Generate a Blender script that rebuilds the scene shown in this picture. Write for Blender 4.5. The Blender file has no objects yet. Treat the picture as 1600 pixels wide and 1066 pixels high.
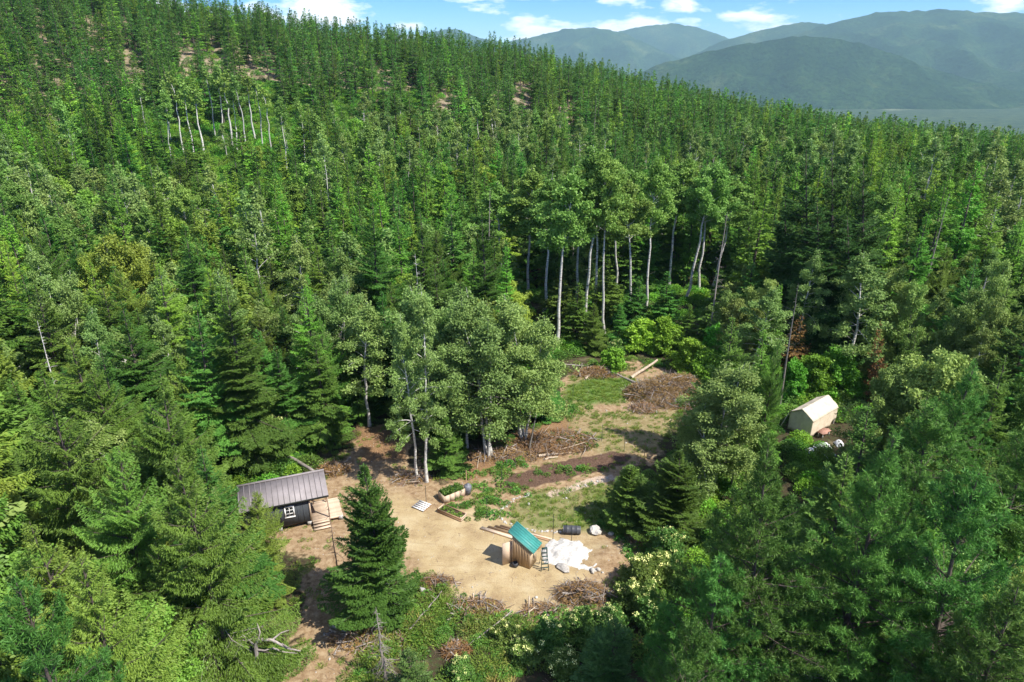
import bpy, bmesh, math, random
import numpy as np
from mathutils import Vector, Matrix, noise

random.seed(5)
R_ = math.radians
scene = bpy.context.scene
COL = scene.collection

# ------------------------------------------------------------------ camera
CAM_H, PITCH, FPX = 33.0, R_(22.0), 1062.0
cam_data = bpy.data.cameras.new('camera')
cam_data.sensor_width = 36.0
cam_data.lens = 36.0 * FPX / 1600.0
cam_data.clip_start = 0.5
cam_data.clip_end = 60000
cam = bpy.data.objects.new('camera', cam_data)
COL.objects.link(cam)
cam.location = (0, 0, CAM_H)
cam.rotation_euler = (R_(90) - PITCH, 0, 0)
scene.camera = cam

# ------------------------------------------------------------------ light
SUN_EL, SUN_AZ = R_(52.0), R_(118.0)        # azimuth from +Y towards +X: behind the camera, to its right
sun_dir = Vector((math.sin(SUN_AZ) * math.cos(SUN_EL), math.cos(SUN_AZ) * math.cos(SUN_EL), math.sin(SUN_EL)))
sd = bpy.data.lights.new('sun', 'SUN')
sd.energy = 4.3
sd.angle = R_(0.6)
sd.color = (1.0, 0.95, 0.86)
sun = bpy.data.objects.new('sun', sd)
COL.objects.link(sun)
sun.rotation_euler = (-sun_dir).to_track_quat('-Z', 'Y').to_euler()

world = bpy.data.worlds.new('World')
scene.world = world
world.use_nodes = True
wn, wl = world.node_tree.nodes, world.node_tree.links
wn.clear()
w_out = wn.new('ShaderNodeOutputWorld')
w_bg = wn.new('ShaderNodeBackground')
w_bg.inputs['Strength'].default_value = 0.15
w_sky = wn.new('ShaderNodeTexSky')
w_sky.sky_type = 'NISHITA'
w_sky.sun_disc = False
w_sky.sun_elevation = SUN_EL
w_sky.sun_rotation = SUN_AZ
w_sky.altitude = 1500
w_sky.air_density = 0.85
w_sky.dust_density = 0.0
w_sky.ozone_density = 5.0
# fair-weather cumulus: the same noise all round the sky
w_tc = wn.new('ShaderNodeTexCoord')
w_map = wn.new('ShaderNodeMapping')
w_map.inputs['Scale'].default_value = (1.0, 1.0, 3.2)
w_map.inputs['Location'].default_value = (0.31, 0.12, 0.0)
w_n1 = wn.new('ShaderNodeTexNoise')
w_n1.inputs['Scale'].default_value = 8.5
w_n1.inputs['Detail'].default_value = 9
w_n1.inputs['Roughness'].default_value = 0.56
w_ramp = wn.new('ShaderNodeValToRGB')
w_ramp.color_ramp.elements[0].position = 0.515
w_ramp.color_ramp.elements[1].position = 0.60
w_n2 = wn.new('ShaderNodeTexNoise')
w_n2.inputs['Scale'].default_value = 16
w_n2.inputs['Detail'].default_value = 5
w_cl = wn.new('ShaderNodeMixRGB')
w_cl.inputs['Color1'].default_value = (4.3, 4.8, 5.6, 1)
w_cl.inputs['Color2'].default_value = (6.9, 6.9, 7.0, 1)
w_mix = wn.new('ShaderNodeMixRGB')
w_gam = wn.new('ShaderNodeHueSaturation')
w_gam.inputs['Saturation'].default_value = 1.42
w_gam.inputs['Value'].default_value = 0.73
w_gam.inputs['Hue'].default_value = 0.515
wl.new(w_tc.outputs['Generated'], w_map.inputs['Vector'])
wl.new(w_map.outputs['Vector'], w_n1.inputs['Vector'])
wl.new(w_map.outputs['Vector'], w_n2.inputs['Vector'])
wl.new(w_n1.outputs['Fac'], w_ramp.inputs['Fac'])
wl.new(w_n2.outputs['Fac'], w_cl.inputs['Fac'])
wl.new(w_sky.outputs['Color'], w_gam.inputs['Color'])
wl.new(w_ramp.outputs['Color'], w_mix.inputs['Fac'])
wl.new(w_gam.outputs['Color'], w_mix.inputs['Color1'])
wl.new(w_cl.outputs['Color'], w_mix.inputs['Color2'])
wl.new(w_mix.outputs['Color'], w_bg.inputs['Color'])
wl.new(w_bg.outputs['Background'], w_out.inputs['Surface'])

scene.view_settings.view_transform = 'Standard'
scene.view_settings.look = 'None'
scene.view_settings.gamma = 1.0
scene.view_settings.use_curve_mapping = False
scene.view_settings.exposure = 0.95
scene.render.engine = 'CYCLES'
scene.cycles.max_bounces = 6
scene.cycles.diffuse_bounces = 4
scene.cycles.glossy_bounces = 2
scene.cycles.transmission_bounces = 4
scene.cycles.transparent_max_bounces = 6
scene.cycles.volume_bounces = 0
scene.cycles.caustics_reflective = False
scene.cycles.caustics_refractive = False

# ------------------------------------------------------------------ small helpers
def smooth(a, b, x):
    t = np.clip((np.asarray(x, float) - a) / (b - a), 0, 1)
    return t * t * (3 - 2 * t)

_nz = np.random.default_rng(77).random((257, 257))
def vnoise(x, y):
    """smooth value noise, 0..1, vectorised"""
    x = np.asarray(x, float); y = np.asarray(y, float)
    xi = np.floor(x).astype(int); yi = np.floor(y).astype(int)
    fx = x - xi; fy = y - yi
    fx = fx * fx * (3 - 2 * fx); fy = fy * fy * (3 - 2 * fy)
    a = _nz[xi % 256, yi % 256]; b = _nz[(xi + 1) % 256, yi % 256]
    c = _nz[xi % 256, (yi + 1) % 256]; d = _nz[(xi + 1) % 256, (yi + 1) % 256]
    return (a * (1 - fx) + b * fx) * (1 - fy) + (c * (1 - fx) + d * fx) * fy
def fbm(x, y, o=4, g=0.5):
    s = 0; a = 1; n = 0
    for k in range(o):
        s = s + a * vnoise(x * 2 ** k + 17.3 * k, y * 2 ** k + 9.1 * k); n += a; a *= g
    return s / n

def inside(poly, x, y):
    """even-odd test, vectorised"""
    x = np.asarray(x, float); y = np.asarray(y, float)
    c = np.zeros(x.shape, bool)
    n = len(poly)
    for i in range(n):
        x0, y0 = poly[i]; x1, y1 = poly[(i + 1) % n]
        if y0 == y1: continue
        k = ((y0 > y) != (y1 > y)) & (x < (x1 - x0) * (y - y0) / (y1 - y0) + x0)
        c ^= k
    return c
def polydist(poly, x, y, closed=True):
    """distance to the outline"""
    x = np.asarray(x, float); y = np.asarray(y, float)
    d = np.full(x.shape, 1e9)
    n = len(poly)
    for i in range(n if closed else n - 1):
        x0, y0 = poly[i]; x1, y1 = poly[(i + 1) % n]
        dx, dy = x1 - x0, y1 - y0
        t = np.clip(((x - x0) * dx + (y - y0) * dy) / max(dx * dx + dy * dy, 1e-9), 0, 1)
        d = np.minimum(d, np.hypot(x - x0 - t * dx, y - y0 - t * dy))
    return d
def sdist(poly, x, y):
    d = polydist(poly, x, y)
    return np.where(inside(poly, x, y), d, -d)

# ------------------------------------------------------------------ terrain shape (metres; camera stands above the origin)
AX = np.array([-900, -300, -210, -150, -100, -60, -30, 0, 35, 75, 110, 150, 200, 300, 900], float)
AZ = np.array([107, 72, 59, 47, 40, 35, 31, 27, 19, 10.5, 2, -5.5, -13, -21.5, -46], float)
def terrain(x, y):
    x = np.asarray(x, float); y = np.asarray(y, float)
    a = np.interp(x, AX, AZ)
    t = smooth(110, 375, y)
    back = smooth(420, 800, y) * (a * 0.6 + 20)
    val = smooth(560, 2300, y) * 190
    bump = (fbm(x / 38.0, y / 38.0, 3) - 0.5) * 5.0 * smooth(70, 140, np.hypot(x - 2, y - 45))
    return a * t - back - val + bump
CLEAR_PX = [(540,690),(560,672),(610,672),(632,700),(630,745),(690,758),(745,700),(820,675),(880,640),(872,575),(930,555),(1010,548),
            (1105,575),(1085,640),(1045,700),(1030,740),(960,770),(930,790),(945,815),(1000,830),(1030,850),(1010,900),(930,940),(900,985),
            (800,990),(700,940),(640,880),(620,800),(560,760),(530,830),(520,905),(535,960),(530,1066),(440,1066),(455,960),(465,840),(375,800),(375,755),(510,725)]
TENT_PX = [(1225,612),(1318,612),(1320,725),(1240,705)]
cP, sP = math.cos(PITCH), math.sin(PITCH)
def proj(x, y, z):
    dz = np.asarray(z) - CAM_H
    Z = y * cP - dz * sP; Y = y * sP + dz * cP
    return 800 + FPX * np.asarray(x) / Z, 533 - FPX * Y / Z, Z
def ground_pt(px, py, z=0.0):
    a = (px - 800) / FPX; b = (533 - py) / FPX
    d = (a, b * sP + cP, b * cP - sP); t = (z - CAM_H) / d[2]
    return d[0] * t, d[1] * t
def under_top(px, py, h):
    """where a tree of height h stands whose tip is seen at (px, py) of the survey photograph"""
    a = (px - 800) / FPX; b = (533 - py) / FPX
    d = np.array((a, b * sP + cP, b * cP - sP))
    t = np.arange(14, 700, 0.25) / d[1]
    gx, gy, gz = d[0] * t, d[1] * t, CAM_H + d[2] * t
    e = gz - terrain(gx, gy) - h
    k = np.where((e[:-1] > 0) & (e[1:] <= 0))[0]
    k = k[0] if len(k) else int(np.argmin(np.abs(e)))
    return float(gx[k]), float(gy[k])

CLEARING = [(-14.86,56.2),(-13.7,58.8),(-11.2,60.5),(-9.2,56.5),(-8.6,50.6),(-6.0,49.2),(-3.2,53.5),(0.2,56),(5,61),(5.2,69.5),(9.2,74),(15,75.5),(21.5,71),
            (17,63),(14,56),(12.3,52),(9,49),(6.6,46.5),(6.8,44.4),(9.2,43.5),(10.6,41.8),(8.8,38),(5.4,35.2),(3.6,33),(0,32.6),(-3.6,35.5),(-6.0,38.2),
            (-8.2,37),(-9.0,33.5),(-9.5,30),(-10.0,24),(-13.5,24),(-13.6,33),(-14.4,39.5),(-16.5,40.3),(-21.5,39.0),(-22.5,44),(-17.2,48.0),(-15.4,50),(-15.6,53)]

# ------------------------------------------------------------------ materials
def new_mat(name):
    m = bpy.data.materials.new(name); m.use_nodes = True
    n, l = m.node_tree.nodes, m.node_tree.links
    n.clear()
    return m, n, l
def N(n, t, **kw):
    o = n.new(t)
    for k, v in kw.items():
        if k in o.inputs: o.inputs[k].default_value = v
        else: setattr(o, k, v)
    return o
def ramp(n, stops):
    r = n.new('ShaderNodeValToRGB')
    e = r.color_ramp.elements
    while len(e) > 1: e.remove(e[-1])
    e[0].position = stops[0][0]; e[0].color = (*stops[0][1], 1)
    for p, c in stops[1:]:
        k = e.new(p); k.color = (*c, 1)
    return r

LEAF_GAIN = (1.63, 1.74, 1.02)
def leaf_mat(name, lo, mid, hi, trans=0.28, gloss=0.018, var=0.32, hue=0.032):
    lo, mid, hi = [(c[0] * LEAF_GAIN[0], c[1] * LEAF_GAIN[1], c[2] * LEAF_GAIN[2]) for c in (lo, mid, hi)]
    m, n, l = new_mat(name)
    at = N(n, 'ShaderNodeAttribute', attribute_name='tint')
    rp = ramp(n, [(0.0, lo), (0.5, mid), (1.0, hi)])
    l.new(at.outputs['Fac'], rp.inputs['Fac'])
    oi = N(n, 'ShaderNodeObjectInfo')
    mr = N(n, 'ShaderNodeMapRange'); mr.inputs['To Min'].default_value = 1 - var; mr.inputs['To Max'].default_value = 1 + var
    l.new(oi.outputs['Random'], mr.inputs['Value'])
    m2 = N(n, 'ShaderNodeMath', operation='MULTIPLY'); m2.inputs[1].default_value = 7.31
    m3 = N(n, 'ShaderNodeMath', operation='FRACT')
    l.new(oi.outputs['Random'], m2.inputs[0]); l.new(m2.outputs[0], m3.inputs[0])
    mh = N(n, 'ShaderNodeMapRange'); mh.inputs['To Min'].default_value = 0.5 - hue; mh.inputs['To Max'].default_value = 0.5 + hue * 0.75
    l.new(m3.outputs[0], mh.inputs['Value'])
    hs = N(n, 'ShaderNodeHueSaturation')
    l.new(mh.outputs[0], hs.inputs['Hue']); l.new(mr.outputs[0], hs.inputs['Value']); l.new(rp.outputs['Color'], hs.inputs['Color'])
    df = N(n, 'ShaderNodeBsdfDiffuse'); tr = N(n, 'ShaderNodeBsdfTranslucent'); gl = N(n, 'ShaderNodeBsdfGlossy', Roughness=0.55)
    gl.inputs['Color'].default_value = (0.9, 0.95, 0.85, 1)
    a = N(n, 'ShaderNodeMixShader', Fac=trans); b = N(n, 'ShaderNodeMixShader', Fac=gloss)
    l.new(hs.outputs['Color'], df.inputs['Color']); l.new(hs.outputs['Color'], tr.inputs['Color'])
    l.new(df.outputs[0], a.inputs[1]); l.new(tr.outputs[0], a.inputs[2])
    l.new(a.outputs[0], b.inputs[1]); l.new(gl.outputs[0], b.inputs[2])
    o = N(n, 'ShaderNodeOutputMaterial'); l.new(b.outputs[0], o.inputs['Surface'])
    return m

def noise_mat(name, c1, c2, scale=6.0, detail=6, rough=0.85, bump=0.3, c3=None, stretch=(1, 1, 1), metallic=0.0, spec=0.3, dist=0.02):
    m, n, l = new_mat(name)
    tc = N(n, 'ShaderNodeTexCoord'); mp = N(n, 'ShaderNodeMapping'); mp.inputs['Scale'].default_value = stretch
    l.new(tc.outputs['Object'], mp.inputs['Vector'])
    nz = N(n, 'ShaderNodeTexNoise', Scale=scale, Detail=detail, Roughness=0.62)
    l.new(mp.outputs[0], nz.inputs['Vector'])
    rp = ramp(n, [(0.3, c1), (0.7, c2)] if c3 is None else [(0.28, c1), (0.5, c2), (0.72, c3)])
    l.new(nz.outputs['Fac'], rp.inputs['Fac'])
    oi = N(n, 'ShaderNodeObjectInfo'); mr = N(n, 'ShaderNodeMapRange'); mr.inputs['To Min'].default_value = 0.85; mr.inputs['To Max'].default_value = 1.15
    l.new(oi.outputs['Random'], mr.inputs['Value'])
    hs = N(n, 'ShaderNodeHueSaturation'); l.new(mr.outputs[0], hs.inputs['Value']); l.new(rp.outputs['Color'], hs.inputs['Color'])
    bs = N(n, 'ShaderNodeBsdfPrincipled', Roughness=rough, Metallic=metallic)
    bs.inputs['Specular IOR Level'].default_value = spec
    l.new(hs.outputs['Color'], bs.inputs['Base Color'])
    if bump:
        b = N(n, 'ShaderNodeBump', Strength=bump, Distance=dist); l.new(nz.outputs['Fac'], b.inputs['Height']); l.new(b.outputs[0], bs.inputs['Normal'])
    o = N(n, 'ShaderNodeOutputMaterial'); l.new(bs.outputs[0], o.inputs['Surface'])
    return m

M = {}
M['fir']   = leaf_mat('fir_needles',   (.040,.088,.026), (.064,.132,.036), (.100,.185,.050), trans=.30)
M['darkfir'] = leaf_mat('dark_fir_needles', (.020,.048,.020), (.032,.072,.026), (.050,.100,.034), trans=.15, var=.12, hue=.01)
M['fir2']  = leaf_mat('blue_fir_needles', (.052,.100,.044), (.084,.148,.060), (.122,.196,.080), trans=.30)
M['larch'] = leaf_mat('larch_needles', (.075,.155,.030), (.112,.215,.040), (.155,.270,.056), trans=.32)
M['pine']  = leaf_mat('pine_needles',  (.040,.096,.028), (.064,.140,.040), (.100,.192,.058), trans=.30, var=.24, hue=.018)
M['cedar'] = leaf_mat('cedar_sprays',  (.052,.094,.022), (.080,.134,.031), (.118,.178,.046), trans=.25)
M['birch'] = leaf_mat('birch_leaves',  (.096,.148,.060), (.136,.194,.084), (.180,.240,.114), trans=.33, var=.16, hue=.02)
M['aspen'] = leaf_mat('aspen_leaves',  (.088,.150,.046), (.126,.204,.064), (.172,.254,.090), trans=.33, var=.18, hue=.02)
M['alder'] = leaf_mat('alder_leaves',  (.100,.152,.056), (.142,.205,.080), (.190,.255,.115), trans=.30)
M['willow'] = leaf_mat('willow_leaves', (.095,.150,.034), (.140,.210,.048), (.190,.265,.070), trans=.32)
M['maple'] = leaf_mat('maple_leaves',  (.070,.160,.024), (.105,.225,.034), (.150,.290,.050), trans=.36)
M['dead']  = leaf_mat('dead_needles',  (.085,.048,.022), (.125,.072,.032), (.175,.105,.048), trans=.15)
M['bark']  = noise_mat('conifer_bark', (.055,.042,.033), (.15,.12,.10), 9, stretch=(1, 1, .25), bump=.6)
M['wbark'] = noise_mat('birch_bark',   (.07,.06,.05), (.55,.53,.48), 4, c3=(.72,.70,.66), stretch=(.6, .6, 2.2), bump=.2)
M['gbark'] = noise_mat('grey_bark',    (.10,.09,.08), (.25,.23,.20), 7, stretch=(1, 1, .3), bump=.5)
M['deadw'] = noise_mat('dead_wood',    (.17,.14,.12), (.38,.34,.30), 7, stretch=(1, 1, .2), bump=.4)

# ------------------------------------------------------------------ mesh building
class Geo:
    def __init__(s): s.v = []; s.f = []; s.m = []; s.t = []; s.n = 0
    def add(s, V, F, mat=0, tint=0.5):
        V = np.asarray(V, float).reshape(-1, 3); F = np.asarray(F, int).reshape(-1, 4)
        s.v.append(V); s.f.append(F + s.n); s.m.append(np.full(len(F), mat)); s.n += len(V)
        s.t.append(np.broadcast_to(np.asarray(tint, float), (len(V),)))
    def quads(s, Q, mat=0, tint=0.5):
        n = len(Q)
        if n: s.add(Q.reshape(-1, 3), np.arange(4 * n).reshape(n, 4), mat, np.repeat(np.broadcast_to(tint, (n,)), 4))
    def tube(s, pts, rad, sides=6, mat=0, cap=False):
        pts = np.asarray(pts, float); k = len(pts)
        rad = np.broadcast_to(np.asarray(rad, float), (k,))
        tg = np.gradient(pts, axis=0); tg /= np.maximum(np.linalg.norm(tg, axis=1, keepdims=True), 1e-9)
        ref = np.array([0, 0, 1.0]) if abs(tg[:, 2]).mean() < 0.8 else np.array([1.0, 0, 0])
        a = np.cross(tg, ref); a /= np.maximum(np.linalg.norm(a, axis=1, keepdims=True), 1e-9)
        b = np.cross(tg, a)
        ang = np.arange(sides) * 2 * math.pi / sides
        V = pts[:, None] + rad[:, None, None] * (np.cos(ang)[None, :, None] * a[:, None] + np.sin(ang)[None, :, None] * b[:, None])
        i = np.arange(k - 1)[:, None] * sides; j = np.arange(sides)[None]; j2 = (j + 1) % sides
        F = np.stack([i + j, i + j2, i + j2 + sides, i + j + sides], -1).reshape(-1, 4)
        V = V.reshape(-1, 3)
        if cap:
            h = sides // 2
            extra = []
            for off in (0, (k - 1) * sides):
                for q in range(1, sides - 2, 2):
                    extra.append([off, off + q, off + q + 1, off + q + 2])
            F = np.vstack([F, np.array(extra)])
        s.add(V, F, mat)
    def mesh(s, name, mats, smooth_mats=()):
        V = np.vstack(s.v); F = np.vstack(s.f); MI = np.concatenate(s.m); T = np.concatenate(s.t)
        me = bpy.data.meshes.new(name)
        me.vertices.add(len(V)); me.vertices.foreach_set('co', V.astype(np.float32).ravel())
        me.loops.add(len(F) * 4); me.loops.foreach_set('vertex_index', F.astype(np.int32).ravel())
        me.polygons.add(len(F)); me.polygons.foreach_set('loop_start', (np.arange(len(F)) * 4).astype(np.int32))
        for x in mats: me.materials.append(x)
        me.polygons.foreach_set('material_index', MI.astype(np.int32))
        if smooth_mats: me.polygons.foreach_set('use_smooth', np.isin(MI, list(smooth_mats)))
        at = me.attributes.new('tint', 'FLOAT', 'POINT'); at.data.foreach_set('value', T.astype(np.float32))
        me.update(calc_edges=True)
        return me

def nrm(v): return v / np.maximum(np.linalg.norm(v, axis=-1, keepdims=True), 1e-9)
def kites(p, d, nr, ln, wd, bend=0.0):
    """leaf-shaped quads: base p, direction d, facing nr"""
    sd_ = nrm(np.cross(d, nr)) * (wd * 0.5)[:, None]
    mid = p + d * (ln * 0.45)[:, None]
    tip = p + d * ln[:, None]
    if bend: tip = tip - np.array([0, 0, 1.0]) * (ln * bend)[:, None]
    return np.stack([p, mid - sd_, tip, mid + sd_], 1)

def trunk_path(r, H, n=9, wob=0.12, lean=0.0):
    z = np.linspace(0, H, n)
    w = np.cumsum(r.normal(0, wob * H / n * 0.35, (n, 2)), 0); w -= w[0]
    a = r.random() * 6.28
    w += np.outer((z / H) ** 1.3 * lean * H, [math.cos(a), math.sin(a)])
    return np.column_stack([w, z])
def on_path(P, z):
    return np.column_stack([np.interp(z, P[:, 2], P[:, 0]), np.interp(z, P[:, 2], P[:, 1]), z])

# ------------------------------------------------------------------ tree builders: each returns (trunk Geo, crown Geo)
def conifer(seed, H, R, base=.1, nb=190, dens=42, spr=(.34, .12), el=(-14, 48), droop=.16, tip=.10, prof=.9, rag=.28, frond=.40,
            hang=.10, whorl=.42, trunk_r=.013, wood=True, dead=0, tilt=.38, sides=7):
    r = np.random.default_rng(seed)
    T, C = Geo(), Geo()
    P = trunk_path(r, H, 9, .05)
    zz = P[:, 2] / H
    T.tube(P, np.maximum(H * trunk_r * (1 - zz) ** .85, .012) * (1 + .35 * np.exp(-zz * 40)), sides, 0)
    u = np.sort(r.random(nb)) ** .92
    zb = base * H + u * (H * .985 - base * H)
    if whorl: zb = np.round(zb / whorl) * whorl + r.normal(0, whorl * .16, nb)
    zb = np.clip(zb, base * H, H * .99)
    u = (zb - base * H) / (H - base * H)
    gap = .72 + .56 * vnoise(u * 9 + seed * 3.1, np.full(nb, seed * 1.7))
    L = R * ((1 - u) ** prof) * np.clip(.72 + u * 2.2, 0, 1) * np.clip(r.normal(1, rag, nb), .35, 1.5) * gap + .12
    az = r.random(nb) * 6.2832
    lop = 1 + .16 * np.cos(az - r.random() * 6.28)
    L = L * lop
    e = np.radians(el[0] + (el[1] - el[0]) * u ** 1.25 + r.normal(0, 6, nb))
    o = on_path(P, zb)
    def bpt(i, s):
        h = L[i] * s
        dz = h * np.sin(e[i]) - droop * L[i] * s ** 2 * (1 - u[i] * .6) + tip * L[i] * s ** 4
        hh = h * np.cos(e[i])
        return o[i] + np.column_stack([np.cos(az[i]) * hh, np.sin(az[i]) * hh, dz])
    cnt = np.maximum((dens * L ** 1.75 * r.uniform(.8, 1.2, nb)).astype(int), 5)
    I = np.repeat(np.arange(nb), cnt); n = len(I)
    s = r.beta(1.7, 1.35, n); s = np.clip(s + .04, .05, 1.02)
    w = frond * L[I] * np.sqrt(np.clip(s, 0, 1)) * np.clip(1.08 - s, 0, 1) ** .75 * 1.5 + .05
    side = r.uniform(-1, 1, n)
    off = side * w
    p = bpt(I, s)
    sv = np.column_stack([-np.sin(az[I]), np.cos(az[I]), np.zeros(n)])
    fv = nrm(bpt(I, np.minimum(s + .05, 1.05)) - bpt(I, s - .02))
    p = p + sv * off[:, None]; p[:, 2] -= np.abs(off) * (.22 + hang) + r.normal(0, .035, n)
    ph = np.radians(r.uniform(15, 70, n)) * np.sign(side)
    d = fv * np.cos(ph)[:, None] + sv * np.sin(ph)[:, None]
    d[:, 2] -= hang + r.normal(0, .12, n)
    d = nrm(d)
    nr = np.column_stack([r.normal(0, tilt, n), r.normal(0, tilt, n), np.ones(n)]) + fv * -.1
    ln = spr[0] * r.uniform(.7, 1.3, n) * np.clip(.55 + .45 * (L[I] / R) ** .5 + 0 * s, .5, 1)
    wd = spr[1] * r.uniform(.75, 1.3, n)
    tint = np.clip(.5 + r.normal(0, .16, n) + r.normal(0, .13, nb)[I], 0, 1)
    C.quads(kites(p, d, nr, ln, wd, .12), 0, tint)
    # leader
    k = 10
    zt = r.uniform(H * .95, H * .985, k) if spr[0] > .35 else r.uniform(H * .955, H, k); a = r.random(k) * 6.28
    q = on_path(P, zt); dd = nrm(np.column_stack([np.cos(a), np.sin(a), r.uniform(1.5, 4.0, k)]))
    C.quads(kites(q, dd, np.column_stack([r.normal(0, 1, k), r.normal(0, 1, k), np.ones(k)]), np.full(k, min(spr[0] * .9, .55)), np.full(k, min(spr[1] * .7, .10))), 0, .5)
    if wood:
        for i in range(nb):
            if L[i] < .5: continue
            ss = np.array([0, .4, .85]); ii = np.full(3, i)
            T.tube(bpt(ii, ss), np.array([.013, .009, .003]) * (1 + L[i] * .55), 3, 0)
    for j in range(dead):
        z0 = r.uniform(.04, max(base, .1) + .25) * H; a = r.random() * 6.28; ln_ = R * r.uniform(.3, .8)
        q = on_path(P, np.array([z0]))[0]
        pts = np.array([q, q + [math.cos(a) * ln_ * .6, math.sin(a) * ln_ * .6, -.05 * ln_], q + [math.cos(a + .2) * ln_, math.sin(a + .2) * ln_, -.22 * ln_]])
        T.tube(pts, [.03, .02, .006], 3, 1)
        for q2 in (.45, .7):
            b = pts[0] + (pts[2] - pts[0]) * q2; a2 = a + r.choice([-1, 1]) * .9
            T.tube([b, b + np.array([math.cos(a2), math.sin(a2), -.15]) * ln_ * .35], [.012, .004], 3, 1)
    return T, C

def pine(seed, H, R, base=.3, nb=110, tufts=9, blades=20, bl=(.30, .045), el=(2, 42), prof=.65, rag=.3, droop=.05, tr=.014, wood=True, dead=10, belly=.35, sides=7, clump=.16):
    r = np.random.default_rng(seed)
    T, C = Geo(), Geo()
    P = trunk_path(r, H, 9, .10)
    zz = P[:, 2] / H
    T.tube(P, np.maximum(H * tr * (1 - zz * .93), .015) * (1 + .3 * np.exp(-zz * 40)), sides, 0)
    u = np.sort(r.random(nb)) ** .9
    zb = base * H + u * (H * .975 - base * H)
    wh = H * .035
    zb = np.clip(np.round(zb / wh) * wh + r.normal(0, wh * .18, nb), base * H * .9, H * .985); u = np.clip((zb - base * H) / (H - base * H), 0, 1)
    env = np.minimum((1 - u) ** prof * 1.12, .45 + u / max(belly, .01) * .6)
    gap = .65 + .7 * vnoise(u * 7 + seed * 1.3, np.full(nb, seed * 2.3))
    L = R * env * np.clip(r.normal(1, rag, nb), .3, 1.45) * gap + .25
    az = r.random(nb) * 6.2832
    e = np.radians(el[0] + (el[1] - el[0]) * u ** 1.1 + r.normal(0, 9, nb))
    o = on_path(P, zb)
    def bpt(i, s):
        h = L[i] * s
        dz = h * np.sin(e[i]) - droop * L[i] * s ** 2 + .10 * L[i] * s ** 3
        return o[i] + np.column_stack([np.cos(az[i]) * h * np.cos(e[i]), np.sin(az[i]) * h * np.cos(e[i]), dz])
    cnt = np.maximum((tufts * L ** 1.35 * r.uniform(.8, 1.2, nb)).astype(int), 4)
    I = np.repeat(np.arange(nb), cnt); n = len(I)
    s = np.clip(r.beta(2.2, 1.15, n), .18, 1.0); s[r.random(n) < .15] = 1.0
    w = .34 * L[I] * np.clip(1.15 - s, 0, 1) + .08
    off = r.uniform(-1, 1, n) * w
    sv = np.column_stack([-np.sin(az[I]), np.cos(az[I]), np.zeros(n)])
    fv = nrm(bpt(I, np.minimum(s + .05, 1.05)) - bpt(I, s - .02))
    c = bpt(I, s) + sv * off[:, None]
    c[:, 2] += r.normal(0, .10, n) - np.abs(off) * .08
    ax = nrm(fv + sv * (np.sign(off) * r.uniform(.1, .8, n))[:, None] + np.array([0, 0, .30]) + r.normal(0, .2, (n, 3)))
    J = np.repeat(np.arange(n), blades); m = len(J)
    d = nrm(ax[J] * .75 + nrm(r.normal(0, 1, (m, 3))) * .95)
    st = c[J] - ax[J] * (clump * r.random(m))[:, None] + r.normal(0, .03, (m, 3))
    ln = bl[0] * r.uniform(.6, 1.25, m); wd = bl[1] * r.uniform(.7, 1.35, m)
    tint = np.clip(.5 + r.normal(0, .10, m) + r.normal(0, .15, n)[J] + r.normal(0, .07, nb)[I][J], 0, 1)
    C.quads(kites(st, d, r.normal(0, 1, (m, 3)) + np.array([0, 0, .7]), ln, wd), 0, tint)
    if wood:
        for i in range(nb):
            ss = np.array([0, .45, .95]); ii = np.full(3, i)
            T.tube(bpt(ii, ss), np.array([.016, .011, .004]) * (1 + L[i] * .5), 3, 0)
        for j in np.where(s < .97)[0][::2]:
            b = bpt(I[j:j + 1], s[j:j + 1] - .12 * r.random())[0]
            T.tube([b, c[j]], [.010, .005], 3, 0)
    for j in range(dead):
        z0 = r.uniform(.08, base + .2) * H; a = r.random() * 6.28; ln_ = R * r.uniform(.35, .8)
        q = on_path(P, np.array([z0]))[0]
        pts = np.array([q, q + [math.cos(a) * ln_ * .6, math.sin(a) * ln_ * .6, .03 * ln_], q + [math.cos(a + .25) * ln_, math.sin(a + .25) * ln_, -.08 * ln_]])
        T.tube(pts, [.03, .02, .006], 3, 1)
        for q2 in (.4, .6, .8):
            b = pts[0] + (pts[2] - pts[0]) * q2; a2 = a + r.choice([-1, 1]) * r.uniform(.5, 1.1)
            T.tube([b, b + np.array([math.cos(a2), math.sin(a2), r.uniform(-.3, .2)]) * ln_ * .4], [.011, .003], 3, 1)
    return T, C

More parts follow.
